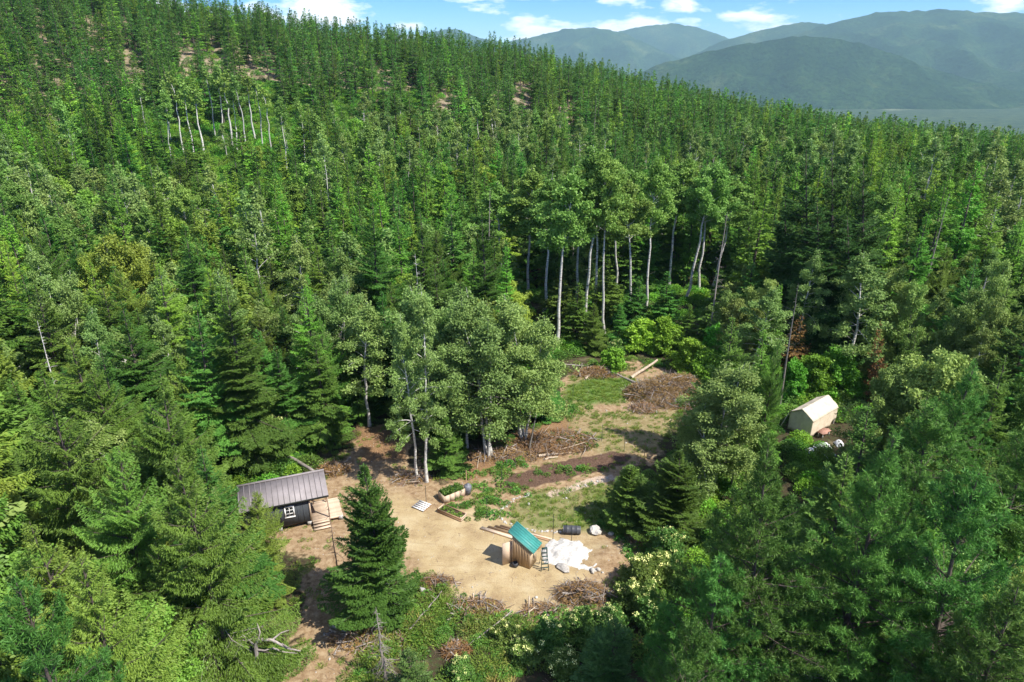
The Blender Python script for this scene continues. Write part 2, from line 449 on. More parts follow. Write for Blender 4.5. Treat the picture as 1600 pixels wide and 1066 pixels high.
def broadleaf(seed, H, R, base=.35, stems=1, limbs=26, subs=5, clumps=4, leaves=34, leaf=(.19, .12), rad=.50, el=(5, 62), prof='egg',
              tr=.011, lean=.05, droop=.10, wood=True, barkmat=0, sides=8, spread=.8, gappy=.25, stem_dx=.5):
    """trunk(s) > limbs > twigs, leaf clumps along the twigs"""
    r = np.random.default_rng(seed)
    T, C = Geo(), Geo()
    cen = []; ctint = []
    for st in range(stems):
        hh = H * (1 if st == 0 else r.uniform(.78, .97))
        P = trunk_path(r, hh, 10, .26, lean if stems == 1 else r.uniform(.08, .16))
        if stems > 1:
            a = st * 6.28 / stems + r.random(); P = P + np.array([math.cos(a), math.sin(a), 0]) * stem_dx * .5
        zz = P[:, 2] / hh
        T.tube(P, np.maximum(hh * tr * (1 - zz) ** .8, .012) * (1 + .3 * np.exp(-zz * 30)) * (1 if stems == 1 else .8), sides, 0)
        if wood:
            for q_ in range(7):
                z1 = r.uniform(.12, base + .12) * hh; a1 = r.random() * 6.28; l1 = r.uniform(.3, 1.1); b1_ = on_path(P, np.array([z1]))[0]
                T.tube([b1_, b1_ + np.array([math.cos(a1), math.sin(a1), r.uniform(-.2, .5)]) * l1], [.022, .006], 3, 1)
        nl = max(5, int(limbs / (stems ** .6)))
        u = (np.arange(nl) + r.random(nl)) / nl
        az = np.arange(nl) * 2.399 + r.normal(0, .4, nl)
        for k in range(nl):
            uu = u[k]
            if prof == 'egg': env = math.sin(math.pi * min(1, (uu * .86 + .14)) ** .8) ** .7
            elif prof == 'top': env = math.sin(math.pi * min(1, (uu * .80 + .18)) ** 1.15) ** .75
            else: env = math.sqrt(max(0, 1 - (uu * .94) ** 2.2))
            env = max(env, .16)
            Lk = R / (1 if stems == 1 else 1.15) * env * r.uniform(.7, 1.2)
            e = R_(el[0] + (el[1] - el[0]) * uu + r.normal(0, 9))
            z0 = (base + (0.94 - base) * uu) * hh - Lk * math.sin(e) * .35
            z0 = max(z0, hh * .12)
            q = on_path(P, np.array([z0]))[0]
            a = az[k]
            dirv = np.array([math.cos(a) * math.cos(e), math.sin(a) * math.cos(e), math.sin(e)])
            ts = np.linspace(0, 1, 5)
            bend = r.normal(0, .16, 3) * np.array([1, 1, .5])
            pts = q + ts[:, None] * dirv * Lk + (ts ** 2)[:, None] * bend * Lk - np.outer(ts ** 2.5, [0, 0, droop * Lk])
            if wood: T.tube(pts, np.maximum(np.array([1, .75, .52, .3, .12]) * (.011 + Lk * .012), .004), 4, barkmat)
            tk = r.normal(0, .10)
            for j in range(subs):
                f = r.uniform(.3, 1.0)
                b = pts[0] + 0
                b = np.array([np.interp(f, ts, pts[:, c]) for c in range(3)])
                dv = nrm(dirv + r.normal(0, .75, 3)); l2 = Lk * r.uniform(.22, .5) * (1.25 - f * .6) * spread
                tipp = b + dv * l2 - np.array([0, 0, droop * l2])
                if wood: T.tube([b, (b + tipp) / 2 + r.normal(0, .04, 3), tipp], [.010, .007, .003], 3, barkmat)
                for c in range(clumps):
                    if r.random() < gappy: continue
                    cen.append(b + (tipp - b) * r.uniform(.35, 1.08) + r.normal(0, .10 * rad, 3)); ctint.append(tk + r.normal(0, .12))
            cen.append(pts[-1]); ctint.append(tk)
        for c in range(3):
            cen.append(P[-1] - [0, 0, r.random() * hh * .05]); ctint.append(0)
    cen = np.array(cen); ctint = np.array(ctint)
    n = len(cen)
    rr = rad * r.uniform(.6, 1.25, n)
    J = np.repeat(np.arange(n), leaves); m = len(J)
    g = nrm(r.normal(0, 1, (m, 3))) * (r.random(m) ** .45)[:, None] * np.array([1, 1, .72])
    p = cen[J] + g * rr[J][:, None]
    d = nrm(r.normal(0, 1, (m, 3)) + np.array([0, 0, -.35]) + g * .6)
    nr = r.normal(0, .8, (m, 3)) + np.array([0, 0, .8]) + g * .5
    ln = leaf[0] * r.uniform(.65, 1.3, m); wd = leaf[1] * r.uniform(.7, 1.3, m)
    C.quads(kites(p, d, nr, ln, wd), 0, np.clip(.5 + ctint[J] + r.normal(0, .15, m), 0, 1))
    return T, C

# ------------------------------------------------------------------ prototypes: species -> level of detail -> [(trunk mesh, crown mesh, H, R)]
PROTO = {}
LEAF_OF = dict(fir='fir', young_fir='fir', bluefir='fir2', larch='larch', pine='pine', bushpine='pine', cedar='cedar', birch='birch', aspen='aspen', alder='alder', maple='maple', brownfir='dead')
BARK_OF = dict(birch='wbark', aspen='wbark', alder='gbark', maple='gbark')
def proto(sp, lod, H, R, TC):
    T, C = TC
    bark = M[BARK_OF.get(sp, 'bark')]; second = M['deadw'] if sp not in ('birch', 'aspen') else M['gbark']
    tm = T.mesh(f'{sp}_trunk', [bark, second], (0, 1)) ; cm = C.mesh(f'{sp}_crown', [M[LEAF_OF[sp]]])
    PROTO.setdefault(sp, {}).setdefault(lod, []).append((tm, cm, H, R))

for i in range(3):      # near
    H, R = [(14, 2.6), (18, 2.9), (12, 2.4)][i]
    proto('fir', 0, H, R, conifer(10 + i, H, R, base=.06, nb=int(H * 15), dens=98, spr=(.225, .072), dead=10, rag=.34))
for i in range(3):
    H, R = [(11.4, 2.3), (9, 2.0), (6, 1.7)][i]
    proto('young_fir', 0, H, R, conifer(30 + i, H, R, base=.02, nb=int(H * 22), dens=125, spr=(.21, .07), el=(8, 58), prof=.74, whorl=.26, rag=.42, droop=.12, tip=.12, tilt=.6, dead=14))
for i in range(1):
    H, R = [(6, 1.8)][i]
    proto('bluefir', 0, H, R, conifer(36 + i, H, R, base=.02, nb=int(H * 18), dens=150, spr=(.17, .055), el=(5, 55), prof=.8, tilt=.6))
for i in range(1):
    H, R = [(16, 2.4)][i]
    proto('larch', 0, H, R, conifer(40 + i, H, R, base=.12, nb=int(H * 13), dens=100, spr=(.20, .058), el=(-16, 40), hang=.35, tilt=.7, rag=.34, frond=.3, whorl=0))
for i in range(2):
    H, R = [(17, 4.3), (14, 3.9)][i]
    proto('bushpine', 0, H, R, pine(50 + i, H, R, base=.08, nb=int(H * 11), tufts=9.5, blades=16, bl=(.235, .034), el=(-4, 56), prof=.95, belly=.16, dead=24, rag=.26, clump=.20))
for i in range(3):
    H, R = [(20, 3.2), (23, 3.4), (18, 3.0)][i]
    proto('pine', 0, H, R, pine(60 + i, H, R, base=.30, nb=int(H * 5), tufts=7, blades=16, bl=(.32, .05), el=(-8, 45), prof=.7, dead=14))
for i in range(2):
    H, R = [(15, 3.7), (11, 2.8)][i]
    proto('cedar', 0, H, R, conifer(70 + i, H, R, base=.03, nb=int(H * 13), dens=165, spr=(.155, .038), el=(6, 52), droop=.40, tip=.22, prof=.72, rag=.42, frond=.30, hang=.65, tilt=1.0, whorl=0, dead=30))
for i in range(4):
    H, R = [(17, 2.9), (15, 2.7), (18, 3.3), (13, 2.6)][i]
    proto('birch', 0, H, R, broadleaf(80 + i, H, R, base=.30, limbs=30, subs=6, clumps=4, leaves=30, leaf=(.19, .12), rad=.48, droop=.22, lean=.05, prof='egg', gappy=.3))
proto('birch', 0, 15, 4.2, broadleaf(86, 15, 4.2, base=.26, stems=4, limbs=44, subs=6, clumps=4, leaves=34, leaf=(.19, .125), rad=.60, droop=.2, gappy=.2, barkmat=1))
for i in range(3):
    H, R = [(23, 3.6), (22, 3.2), (24, 3.7)][i]
    proto('aspen', 0, H, R, broadleaf(90 + i, H, R, base=.58, limbs=34, subs=7, clumps=4, leaves=30, leaf=(.24, .19), rad=.55, el=(25, 72), prof='egg', lean=.03, droop=.02, tr=.0085, gappy=.2))
for i in range(1):
    H, R = [(11, 4.2)][i]
    proto('alder', 0, H, R, broadleaf(100 + i, H, R, base=.12, stems=4, limbs=50, subs=6, clumps=4, leaves=25, leaf=(.21, .135), rad=.50, el=(0, 70), prof='dome', gappy=.15, barkmat=0))
for i in range(2):
    H, R = [(4.5, 2.2), (3.2, 1.8)][i]
    proto('maple', 0, H, R, broadleaf(110 + i, H, R, base=.1, stems=4, limbs=40, subs=5, clumps=3, leaves=26, leaf=(.24, .19), rad=.42, el=(10, 70), prof='dome', gappy=.15, tr=.009))
H, R = 7, 1.5
proto('brownfir', 0, H, R, conifer(120, H, R, base=.05, nb=90, dens=40, spr=(.26, .07), hang=.4, tilt=.8, rag=.4))

for i in range(5):      # middle distance
    H, R = [(17, 2.5), (20, 2.8), (14, 2.4), (22, 3.0), (18, 2.2)][i]
    proto('fir', 1, H, R, conifer(210 + i, H, R, base=.10, nb=int(H * 9), dens=22, spr=(.50, .19), wood=False, sides=5, dead=4))
for i in range(3):
    H, R = [(19, 2.6), (22, 2.8), (16, 2.3)][i]
    proto('larch', 1, H, R, conifer(240 + i, H, R, base=.14, nb=int(H * 8), dens=26, spr=(.40, .15), hang=.3, tilt=.7, rag=.34, frond=.3, whorl=0, wood=False, sides=5))
for i in range(4):
    H, R = [(20, 2.6), (23, 2.8), (18, 2.4), (21, 2.3)][i]
    proto('pine', 1, H, R, conifer(260 + i, H, R, base=.16, nb=int(H * 7), dens=24, spr=(.44, .15), el=(-8, 46), prof=.85, whorl=0, rag=.46, frond=.5, tilt=.9, wood=False, sides=5, dead=10))
for i in range(1):
    proto('bushpine', 1, 15, 4.1, pine(350, 15, 4.1, base=.08, nb=100, tufts=5, blades=9, bl=(.5, .11), wood=False, dead=0, sides=5))
for i in range(2):
    H, R = [(15, 3.6), (11, 2.8)][i]
    proto('cedar', 1, H, R, conifer(370 + i, H, R, base=.03, nb=int(H * 8), dens=26, spr=(.44, .13), el=(4, 50), droop=.42, tip=.24, prof=.72, rag=.36, hang=.5, tilt=.8, whorl=0, wood=False, sides=5))
proto('young_fir', 1, 9, 2.0, conifer(380, 9, 2.0, base=.02, nb=110, dens=40, spr=(.40, .14), el=(8, 58), prof=.75, rag=.4, tilt=.6, wood=False, sides=5))
proto('maple', 1, 4.5, 2.2, broadleaf(390, 4.5, 2.2, base=.1, stems=3, limbs=24, subs=3, clumps=3, leaves=14, leaf=(.34, .26), rad=.5, prof='dome', tr=.009, sides=5))
for i in range(3):
    H, R = [(16, 2.9), (14, 2.7), (18, 3.2)][i]
    proto('birch', 1, H, R, broadleaf(280 + i, H, R, base=.32, limbs=18, subs=4, clumps=3, leaves=20, leaf=(.34, .24), rad=.62, droop=.15, sides=5))
for i in range(4):
    H, R = [(22, 2.5), (20, 2.3), (23, 2.7), (19, 2.2)][i]
    proto('aspen', 1, H, R, broadleaf(290 + i, H, R, base=.58, limbs=18, subs=4, clumps=3, leaves=16, leaf=(.36, .28), rad=.6, el=(25, 72), lean=.03, tr=.0085, sides=5, gappy=.3))
for i in range(2):
    H, R = [(11, 4.0), (9, 3.4)][i]
    proto('alder', 1, H, R, broadleaf(300 + i, H, R, base=.12, stems=3, limbs=36, subs=4, clumps=3, leaves=18, leaf=(.36, .25), rad=.62, el=(0, 70), prof='dome', sides=5))
for i in range(4):      # far
    H, R = [(18, 2.3), (21, 2.6), (15, 2.1), (23, 2.7)][i]
    proto('fir', 2, H, R, conifer(410 + i, H, R, base=.12, nb=int(H * 5), dens=11, spr=(.75, .28), wood=False, sides=4))
for i in range(2):
    H, R = [(20, 2.5), (17, 2.2)][i]
    proto('larch', 2, H, R, conifer(440 + i, H, R, base=.15, nb=int(H * 5), dens=10, spr=(.70, .28), hang=.3, tilt=.7, rag=.34, frond=.3, whorl=0, wood=False, sides=4))
for i in range(4):
    H, R = [(20, 2.0), (22, 2.3), (17, 1.9), (24, 2.2)][i]
    proto('pine', 2, H, R, conifer(460 + i, H, R, base=.26, nb=int(H * 4), dens=12, spr=(.70, .24), el=(-8, 46), prof=.9, whorl=0, rag=.46, frond=.5, tilt=.9, wood=False, sides=4, dead=5))
for i in range(2):
    H, R = [(21, 2.4), (18, 2.2)][i]
    proto('aspen', 2, H, R * .85, broadleaf(490 + i, H, R * .85, base=.68, limbs=11, subs=3, clumps=2, leaves=10, leaf=(.55, .42), rad=.6, el=(25, 72), tr=.0135, sides=4, gappy=.2))
for k in PROTO:
    for l_ in (1, 2):
        if l_ not in PROTO[k]: PROTO[k][l_] = PROTO[k][l_ - 1]

# ------------------------------------------------------------------ tagging
def tag(o, label=None, cat=None, group=None, kind=None):
    if label: o['label'] = label
    if cat: o['category'] = cat
    if group: o['group'] = group
    if kind: o['kind'] = kind
    return o
def link(name, me, parent=None):
    o = bpy.data.objects.new(name, me); COL.objects.link(o)
    if parent is not None: o.parent = parent
    return o
def empty(name, loc, rz=0.0, label=None, cat=None, group=None):
    o = bpy.data.objects.new(name, None); COL.objects.link(o)
    o.empty_display_size = 0.3
    o.location = loc; o.rotation_euler = (0, 0, rz)
    return tag(o, label, cat, group)

# ------------------------------------------------------------------ the ground: one sheet, fine near the clearing, out to the horizon
def axis(lo, hi, step, far0, far1, grow, cap):
    a = list(np.arange(lo, hi + 1e-6, step))
    s = step
    while a[-1] < far1:
        s = min(s * grow, cap); a.append(a[-1] + s)
    s = step
    while a[0] > far0:
        s = min(s * grow, cap); a.insert(0, a[0] - s)
    return np.array(a)
gx = axis(-22, 34, 0.34, -9000, 9000, 1.07, 400)
gy = axis(23, 80, 0.34, -300, 14000, 1.06, 400)
GX, GY = np.meshgrid(gx, gy)
GZ = terrain(GX, GY)
near = smooth(110, 70, np.hypot(GX - 4, GY - 48))
wob = (fbm(GX / 2.3, GY / 2.3, 4) - .5)
inC = sdist(CLEARING, np.clip(GX, -60, 60), np.clip(GY, 0, 120))
GZ = GZ + near * (wob * .22 * smooth(1.5, -1.5, inC) * 2 + (fbm(GX / .8, GY / .8, 3) - .5) * .07)
def P_(pts): return [ground_pt(*p) for p in pts]
# banks of pushed-up earth
for (px, py, h, rx, ry) in [(965, 868, .55, 2.2, 1.3), (700, 925, .35, 2.4, .8), (905, 945, .45, 2.2, 1.2), (660, 690, .35, 2.5, 1.5), (850, 690, .4, 3, 1.6)]:
    cx, cy = ground_pt(px, py)
    GZ = GZ + h * np.exp(-((GX - cx) / rx) ** 2 - ((GY - cy) / ry) ** 2) * (.7 + wob)
for side_ in (-.75, .75):       # wheel ruts up the track
    q_ = polydist([(-12.0 + side_, 20), (-12.1 + side_, 30), (-11.8 + side_, 38), (-11.0 + side_, 46), (-11.3 + side_, 53), (-11.8 + side_, 60)], GX, GY, False)
    GZ = GZ - .07 * np.exp(-(q_ / .22) ** 2) + .035 * np.exp(-((q_ - .38) / .16) ** 2)
def edge(poly, soft, amp, sc=1.6):
    x = np.clip(GX, -80, 80); y = np.clip(GY, 0, 140)
    return smooth(-soft, soft, sdist(poly, x, y) + (fbm(x / sc, y / sc, 4) - .5) * amp)
dirt = edge(CLEARING, .8, 2.6)
pad = edge(P_([(600,770),(690,800),(760,790),(850,825),(935,840),(905,935),(800,985),(690,935),(640,870),(610,810)]), 1.3, 2.2)
soil = edge(P_([(775,760),(800,742),(872,722),(962,706),(992,714),(975,728),(900,744),(850,760),(800,768)]), .22, .9, 1.0)
path = edge(P_([(850,772),(930,746),(955,742),(962,748),(880,772),(862,778)]), .15, .5, .8)
duff = np.maximum(edge(P_([(690,752),(745,700),(820,672),(880,645),(905,690),(880,712),(780,738),(740,752)]), .8, 1.6), edge(P_([(560,665),(640,680),(640,720),(560,720)]), .8, 2))
lawn = np.maximum(edge(P_([(880,600),(930,585),(990,590),(1005,622),(890,638)]), .9, 2.2),
                  .62 * edge(P_([(785,800),(832,772),(950,755),(985,800),(960,826),(870,835),(800,825)]), .4, 1.8))
lawn = np.maximum(lawn, .35 * edge(P_([(880,640),(1060,640),(1040,700),(960,715),(900,690)]), 1.0, 3))
lawn = lawn * np.clip(.25 + 1.5 * fbm(GX / 1.4 + 9, GY / 1.4, 5), 0, 1.15)
bare_pts = []
for (px, py, rr) in [(400,120,13),(205,85,10),(150,88,9),(335,78,9),(600,112,10),(695,157,9),(500,52,9),(565,175,8),(530,172,7),(885,172,11),(820,132,9),(470,158,8),(290,90,8),(640,140,7),(1012,118,9),(420,95,7)]:
    a = (px - 800) / FPX; b = (533 - py) / FPX
    d = np.array((a, b * sP + cP, b * cP - sP)); t = np.arange(60, 460, .5) / d[1]
    e = CAM_H + d[2] * t - terrain(d[0] * t, d[1] * t)
    k = int(np.argmax(e < 0)) if (e < 0).any() else int(np.argmin(e))
    bare_pts.append((d[0] * t[k], d[1] * t[k], rr, px, py))
slope = smooth(175, 240, GY) * smooth(420, 380, GY) * smooth(90, 40, GX)
field = np.zeros_like(GX)
for (fx, fy, ax_, ay_) in [(3150, 4550, 330, 70), (2550, 4650, 120, 60), (3800, 4600, 200, 60)]:
    field = np.maximum(field, smooth(1.3, .8, np.hypot((GX - fx) / ax_, (GY - fy) / ay_)) * .8)

m, n, l = new_mat('ground')
def A(nm): return N(n, 'ShaderNodeAttribute', attribute_name=nm).outputs['Fac']
tc = N(n, 'ShaderNodeTexCoord')
def noise_(scale, detail=6, rough=.6):
    q = N(n, 'ShaderNodeTexNoise', Scale=scale, Detail=detail, Roughness=rough); l.new(tc.outputs['Object'], q.inputs['Vector']); return q.outputs['Fac']
def rmp(f, st):
    q = ramp(n, st); l.new(f, q.inputs['Fac']); return q.outputs['Color']
def mixc(f, a, b):
    q = N(n, 'ShaderNodeMixRGB'); l.new(f, q.inputs['Fac']); l.new(a, q.inputs['Color1']); l.new(b, q.inputs['Color2']); return q.outputs['Color']
def thr(f, noise_out, w=.18):
    """weight pushed through a noise so its border breaks up"""
    q = N(n, 'ShaderNodeMath', operation='ADD'); l.new(f, q.inputs[0]); 
    s_ = N(n, 'ShaderNodeMath', operation='MULTIPLY_ADD'); l.new(noise_out, s_.inputs[0]); s_.inputs[1].default_value = 1.4; s_.inputs[2].default_value = -.7
    l.new(s_.outputs[0], q.inputs[1])
    r_ = N(n, 'ShaderNodeMapRange'); r_.inputs['From Min'].default_value = .5 - w; r_.inputs['From Max'].default_value = .5 + w
    l.new(q.outputs[0], r_.inputs['Value']); return r_.outputs[0]
nA, nB, nC, nD = noise_(.55, 8), noise_(2.4, 8), noise_(9, 6, .7), noise_(38, 4, .7)
floor_c = rmp(nB, [(.3, (.030, .026, .016)), (.5, (.062, .048, .028)), (.62, (.045, .065, .022)), (.75, (.10, .075, .05))])
dirt_c = rmp(nB, [(.28, (.17, .105, .055)), (.46, (.28, .19, .11)), (.60, (.35, .255, .155)), (.75, (.42, .32, .205))])
pad_c = rmp(nA, [(.3, (.30, .22, .12)), (.5, (.40, .305, .17)), (.7, (.475, .39, .245))])
mpT = N(n, 'ShaderNodeMapping'); mpT.inputs['Rotation'].default_value = (0, 0, R_(38)); mpT.inputs['Scale'].default_value = (.35, 2.6, 1)
l.new(tc.outputs['Object'], mpT.inputs['Vector'])
nT = N(n, 'ShaderNodeTexNoise', Scale=1.3, Detail=7, Roughness=.66); l.new(mpT.outputs[0], nT.inputs['Vector'])
track = rmp(nT.outputs['Fac'], [(.30, (.70, .66, .60)), (.44, (1, 1, 1)), (.60, (1, 1, 1)), (.72, (1.16, 1.15, 1.12))])
patch = rmp(noise_(.9, 7, .68), [(.28, (.66, .60, .52)), (.42, (1, 1, 1)), (.66, (1, 1.01, .98)), (.76, (.90, .99, .78))])
fine = rmp(nC, [(.25, (.62, .58, .52)), (.5, (1, 1, 1)), (.72, (1.12, 1.10, 1.05))])
speck = rmp(nD, [(.30, (.66, .60, .54)), (.42, (1, 1, 1)), (.68, (1, 1, 1)), (.78, (1.3, 1.3, 1.3))])
soil_c = rmp(nC, [(.3, (.060, .036, .026)), (.5, (.11, .068, .048)), (.7, (.18, .12, .086))])
path_c = rmp(nC, [(.3, (.34, .25, .19)), (.6, (.50, .40, .31))])
duff_c = rmp(nC, [(.28, (.12, .065, .035)), (.5, (.23, .135, .07)), (.66, (.33, .22, .13)), (.8, (.42, .34, .26))])
lawn_c = rmp(nC, [(.25, (.05, .085, .02)), (.5, (.10, .165, .035)), (.75, (.19, .21, .07))])
rock_c = rmp(noise_(.28, 8), [(.3, (.10, .095, .05)), (.48, (.22, .175, .115)), (.65, (.33, .275, .20))])
val_c = rmp(noise_(.02, 10, .75), [(.38, (.008, .022, .012)), (.5, (.028, .058, .026)), (.62, (.075, .11, .045))])
fld_c = rmp(noise_(.013, 8, .7), [(.35, (.05, .08, .035)), (.65, (.30, .30, .21))])
c = floor_c
c = mixc(thr(A('slope'), noise_(.09, 6)), c, rock_c)
c = mixc(A('valley'), c, val_c)
c = mixc(thr(A('field'), noise_(.0045, 8, .7), .14), c, fld_c)
c = mixc(thr(A('dirt'), nB), c, dirt_c)
c = mixc(thr(A('pad'), nA, .45), c, pad_c)
c = mixc(thr(A('duff'), nC, .3), c, duff_c)
c = mixc(thr(A('lawn'), nC, .42), c, lawn_c)
c = mixc(thr(A('path'), nC), c, path_c)
c = mixc(thr(A('soil'), nC), c, soil_c)
for f_ in (fine, speck, track, patch):
    q = N(n, 'ShaderNodeMixRGB', blend_type='MULTIPLY'); q.inputs['Fac'].default_value = .75
    l.new(c, q.inputs['Color1']); l.new(f_, q.inputs['Color2']); c = q.outputs['Color']
bs = N(n, 'ShaderNodeBsdfPrincipled', Roughness=.95); bs.inputs['Specular IOR Level'].default_value = .1
l.new(c, bs.inputs['Base Color'])
b1 = N(n, 'ShaderNodeBump', Strength=.55, Distance=.06); l.new(nC, b1.inputs['Height'])
b2 = N(n, 'ShaderNodeBump', Strength=.5, Distance=.02); l.new(nD, b2.inputs['Height']); l.new(b1.outputs[0], b2.inputs['Normal']); l.new(b2.outputs[0], bs.inputs['Normal'])
o_ = N(n, 'ShaderNodeOutputMaterial'); l.new(bs.outputs[0], o_.inputs['Surface'])
M['ground'] = m

GZ = GZ + soil * (.10 * np.sin((GX * .45 + GY * .89) * 7.0) + .05)        # raked rows of the garden bed
ny, nx = GX.shape
idx = np.arange(ny * nx).reshape(ny, nx)
gq = np.stack([idx[:-1, :-1], idx[:-1, 1:], idx[1:, 1:], idx[1:, :-1]], -1).reshape(-1, 4)
gg = Geo(); gg.add(np.column_stack([GX.ravel(), GY.ravel(), GZ.ravel()]), gq)
gme = gg.mesh('ground', [M['ground']], (0,))
for nm, arr in dict(dirt=dirt, pad=pad, soil=soil, path=path, duff=duff, lawn=lawn, slope=slope, field=field, valley=smooth(420, 900, GY)).items():
    at = gme.attributes.new(nm, 'FLOAT', 'POINT'); at.data.foreach_set('value', arr.astype(np.float32).ravel())
tag(link('ground', gme), 'bare tan earth of the clearing and brown forest floor around it', kind='structure')

def ground_z(x, y):
    """height of the built sheet at a point (bilinear)"""
    i = int(np.clip(np.searchsorted(gx, x) - 1, 0, nx - 2)); j = int(np.clip(np.searchsorted(gy, y) - 1, 0, ny - 2))
    fx = (x - gx[i]) / (gx[i + 1] - gx[i]); fy = (y - gy[j]) / (gy[j + 1] - gy[j])
    return float((GZ[j, i] * (1 - fx) + GZ[j, i + 1] * fx) * (1 - fy) + (GZ[j + 1, i] * (1 - fx) + GZ[j + 1, i + 1] * fx) * fy)

# ------------------------------------------------------------------ mountains across the valley
def mount_mat(name, c1, c2, c3, sc):
    m, n, l = new_mat(name)
    tc = N(n, 'ShaderNodeTexCoord')
    a = N(n, 'ShaderNodeTexNoise', Scale=sc, Detail=10, Roughness=.6); b = N(n, 'ShaderNodeTexNoise', Scale=sc * 14, Detail=8, Roughness=.75)
    l.new(tc.outputs['Object'], a.inputs['Vector']); l.new(tc.outputs['Object'], b.inputs['Vector'])
    r1 = ramp(n, [(.34, c1), (.54, c2), (.70, c3)]); r2 = ramp(n, [(.38, (.22, .26, .28)), (.62, (1.6, 1.55, 1.4))])
    l.new(a.outputs['Fac'], r1.inputs['Fac']); l.new(b.outputs['Fac'], r2.inputs['Fac'])
    x = N(n, 'ShaderNodeMixRGB', blend_type='MULTIPLY', Fac=.9); l.new(r1.outputs[0], x.inputs['Color1']); l.new(r2.outputs[0], x.inputs['Color2'])
    d = N(n, 'ShaderNodeBsdfDiffuse'); l.new(x.outputs[0], d.inputs['Color'])
    bp = N(n, 'ShaderNodeBump', Strength=1.0, Distance=18.0); l.new(b.outputs['Fac'], bp.inputs['Height']); l.new(bp.outputs[0], d.inputs['Normal'])
    o = N(n, 'ShaderNodeOutputMaterial'); l.new(d.outputs[0], o.inputs['Surface'])
    return m
M['mount'] = mount_mat('forested_mountain', (.010, .028, .014), (.028, .060, .024), (.085, .110, .045), .0022)
def mountain(label, D, sil, front, rear, rough, seed, base=-235, x0=None, x1=None):
    xs, zs = [], []
    for px, py in sil:
        a = (px - 800) / FPX; b = (533 - py) / FPX
        d = (a, b * sP + cP, b * cP - sP); t = D / d[1]
        xs.append(d[0] * t); zs.append(CAM_H + d[2] * t)
    X = np.linspace(xs[0], xs[-1], int((xs[-1] - xs[0]) / 45) + 2)
    T = np.concatenate([np.linspace(-1, 0, 46), np.linspace(0, 1, 14)[1:]])
    XX, TT = np.meshgrid(X, T)
    YY = D + np.where(TT < 0, TT * front, TT * rear)
    warp = (fbm(YY / 900 + seed, XX / 1400, 3) - .5) * 900 * np.minimum(-np.minimum(TT, 0) * 2.2, 1)
    crest = np.interp(XX + warp, xs, zs)
    fall = np.where(TT < 0, (1 + TT) ** 1.15, 1 - smooth(0, 1, TT))
    rg = 1 - np.abs(fbm(XX / 620 + seed * 3, YY / 900 + seed, 5) * 2 - 1)
    ZZ = base + (crest - base) * fall + (rg - .72) * rough * 1.5 * np.clip(-TT * 3, 0, 1) * np.clip((1 + TT) * 2.5, 0, 1) * 2
    ZZ = ZZ + (fbm(XX / 90, YY / 90 + seed, 3) - .5) * 26 + np.where(np.abs(TT) < .03, (vnoise(XX / 30, YY / 50) - .5) * 14, 0)
    g = Geo(); ny_, nx_ = XX.shape; ii = np.arange(ny_ * nx_).reshape(ny_, nx_)
    g.add(np.column_stack([XX.ravel(), YY.ravel(), ZZ.ravel()]), np.stack([ii[:-1, :-1], ii[:-1, 1:], ii[1:, 1:], ii[1:, :-1]], -1).reshape(-1, 4))
    tag(link('mountain', g.mesh('mountain', [M['mount']], (0,))), label, kind='structure')
mountain('broad high mountain that fills the far end of the valley', 8200, [(930,150),(1080,105),(1160,75),(1240,56),(1300,36),(1370,20),(1430,17),(1480,14),(1530,20),(1580,20),(1640,24),(1760,40),(1950,90),(2100,150)], 3100, 2500, 120, 1.0)
mountain('dark rounded foothill in front of the broad high mountain', 5500, [(930,160),(985,122),(1040,98),(1100,82),(1170,68),(1240,57),(1290,58),(1340,68),(1400,86),(1450,104),(1510,128),(1600,150),(1700,165)], 800, 1600, 60, 2.0, base=-238)
mountain('pale blue double-humped ridge at the head of the valley', 10500, [(560,100),(640,62),(690,46),(715,46),(745,58),(790,66),(840,56),(880,46),(930,43),(975,52),(1010,68),(1060,92),(1120,110),(1200,130)], 1800, 2500, 120, 3.0, base=-240)
mountain('farthest pale ridge behind the double-humped one', 12500, [(880,80),(960,50),(1000,42),(1050,37),(1085,42),(1120,52),(1160,70),(1240,90)], 1500, 2000, 80, 4.0, base=-240)
mountain('sunlit green ridge between the pale ridge and the high mountain', 9300, [(1020,115),(1090,84),(1130,64),(1180,50),(1230,38),(1265,34),(1310,40),(1400,60),(1500,90)], 1700, 2000, 110, 5.0, base=-240)

# ------------------------------------------------------------------ where the trees stand
rng = np.random.default_rng(2024)
TREES = []        # dict(sp, x, y, z, s, rs, rz, H, R, hero, label, tilt)
def add_tree(sp, x, y, H, hero=None, R=None, var=None, tilt=None, rz=None):
    Y = y
    lod = 0 if Y < (104 if sp == 'aspen' else 80) else (1 if Y < 190 else 2)
    L = PROTO[sp][lod]
    if var is None:
        k = np.array([abs(q[2] / H - 1) for q in L]); var = int(np.argsort(k + rng.random(len(L)) * .35)[0])
    var = var % len(L)
    tm, cm, pH, pR = L[var]
    s = H / pH; rs = (R / (pR * s)) if R else rng.uniform(.80, 1.26)
    TREES.append(dict(sp=sp, x=x, y=y, z=float(terrain(x, y)), s=s, rs=rs, rz=rng.random() * 6.28 if rz is None else rz, H=H, R=pR * s * rs, hero=hero, tm=tm, cm=cm,
                      lod=lod, tilt=tilt if tilt else (rng.normal(0, .028), rng.normal(0, .028))))
def top(sp, px, py, H, label=None, **k):
    x, y = under_top(px, py, H); add_tree(sp, x, y, H, hero=label or True, **k)
def at_base(sp, px, py, H, label=None, **k):
    x, y = ground_pt(px, py); add_tree(sp, x, y, H, hero=label or True, **k)

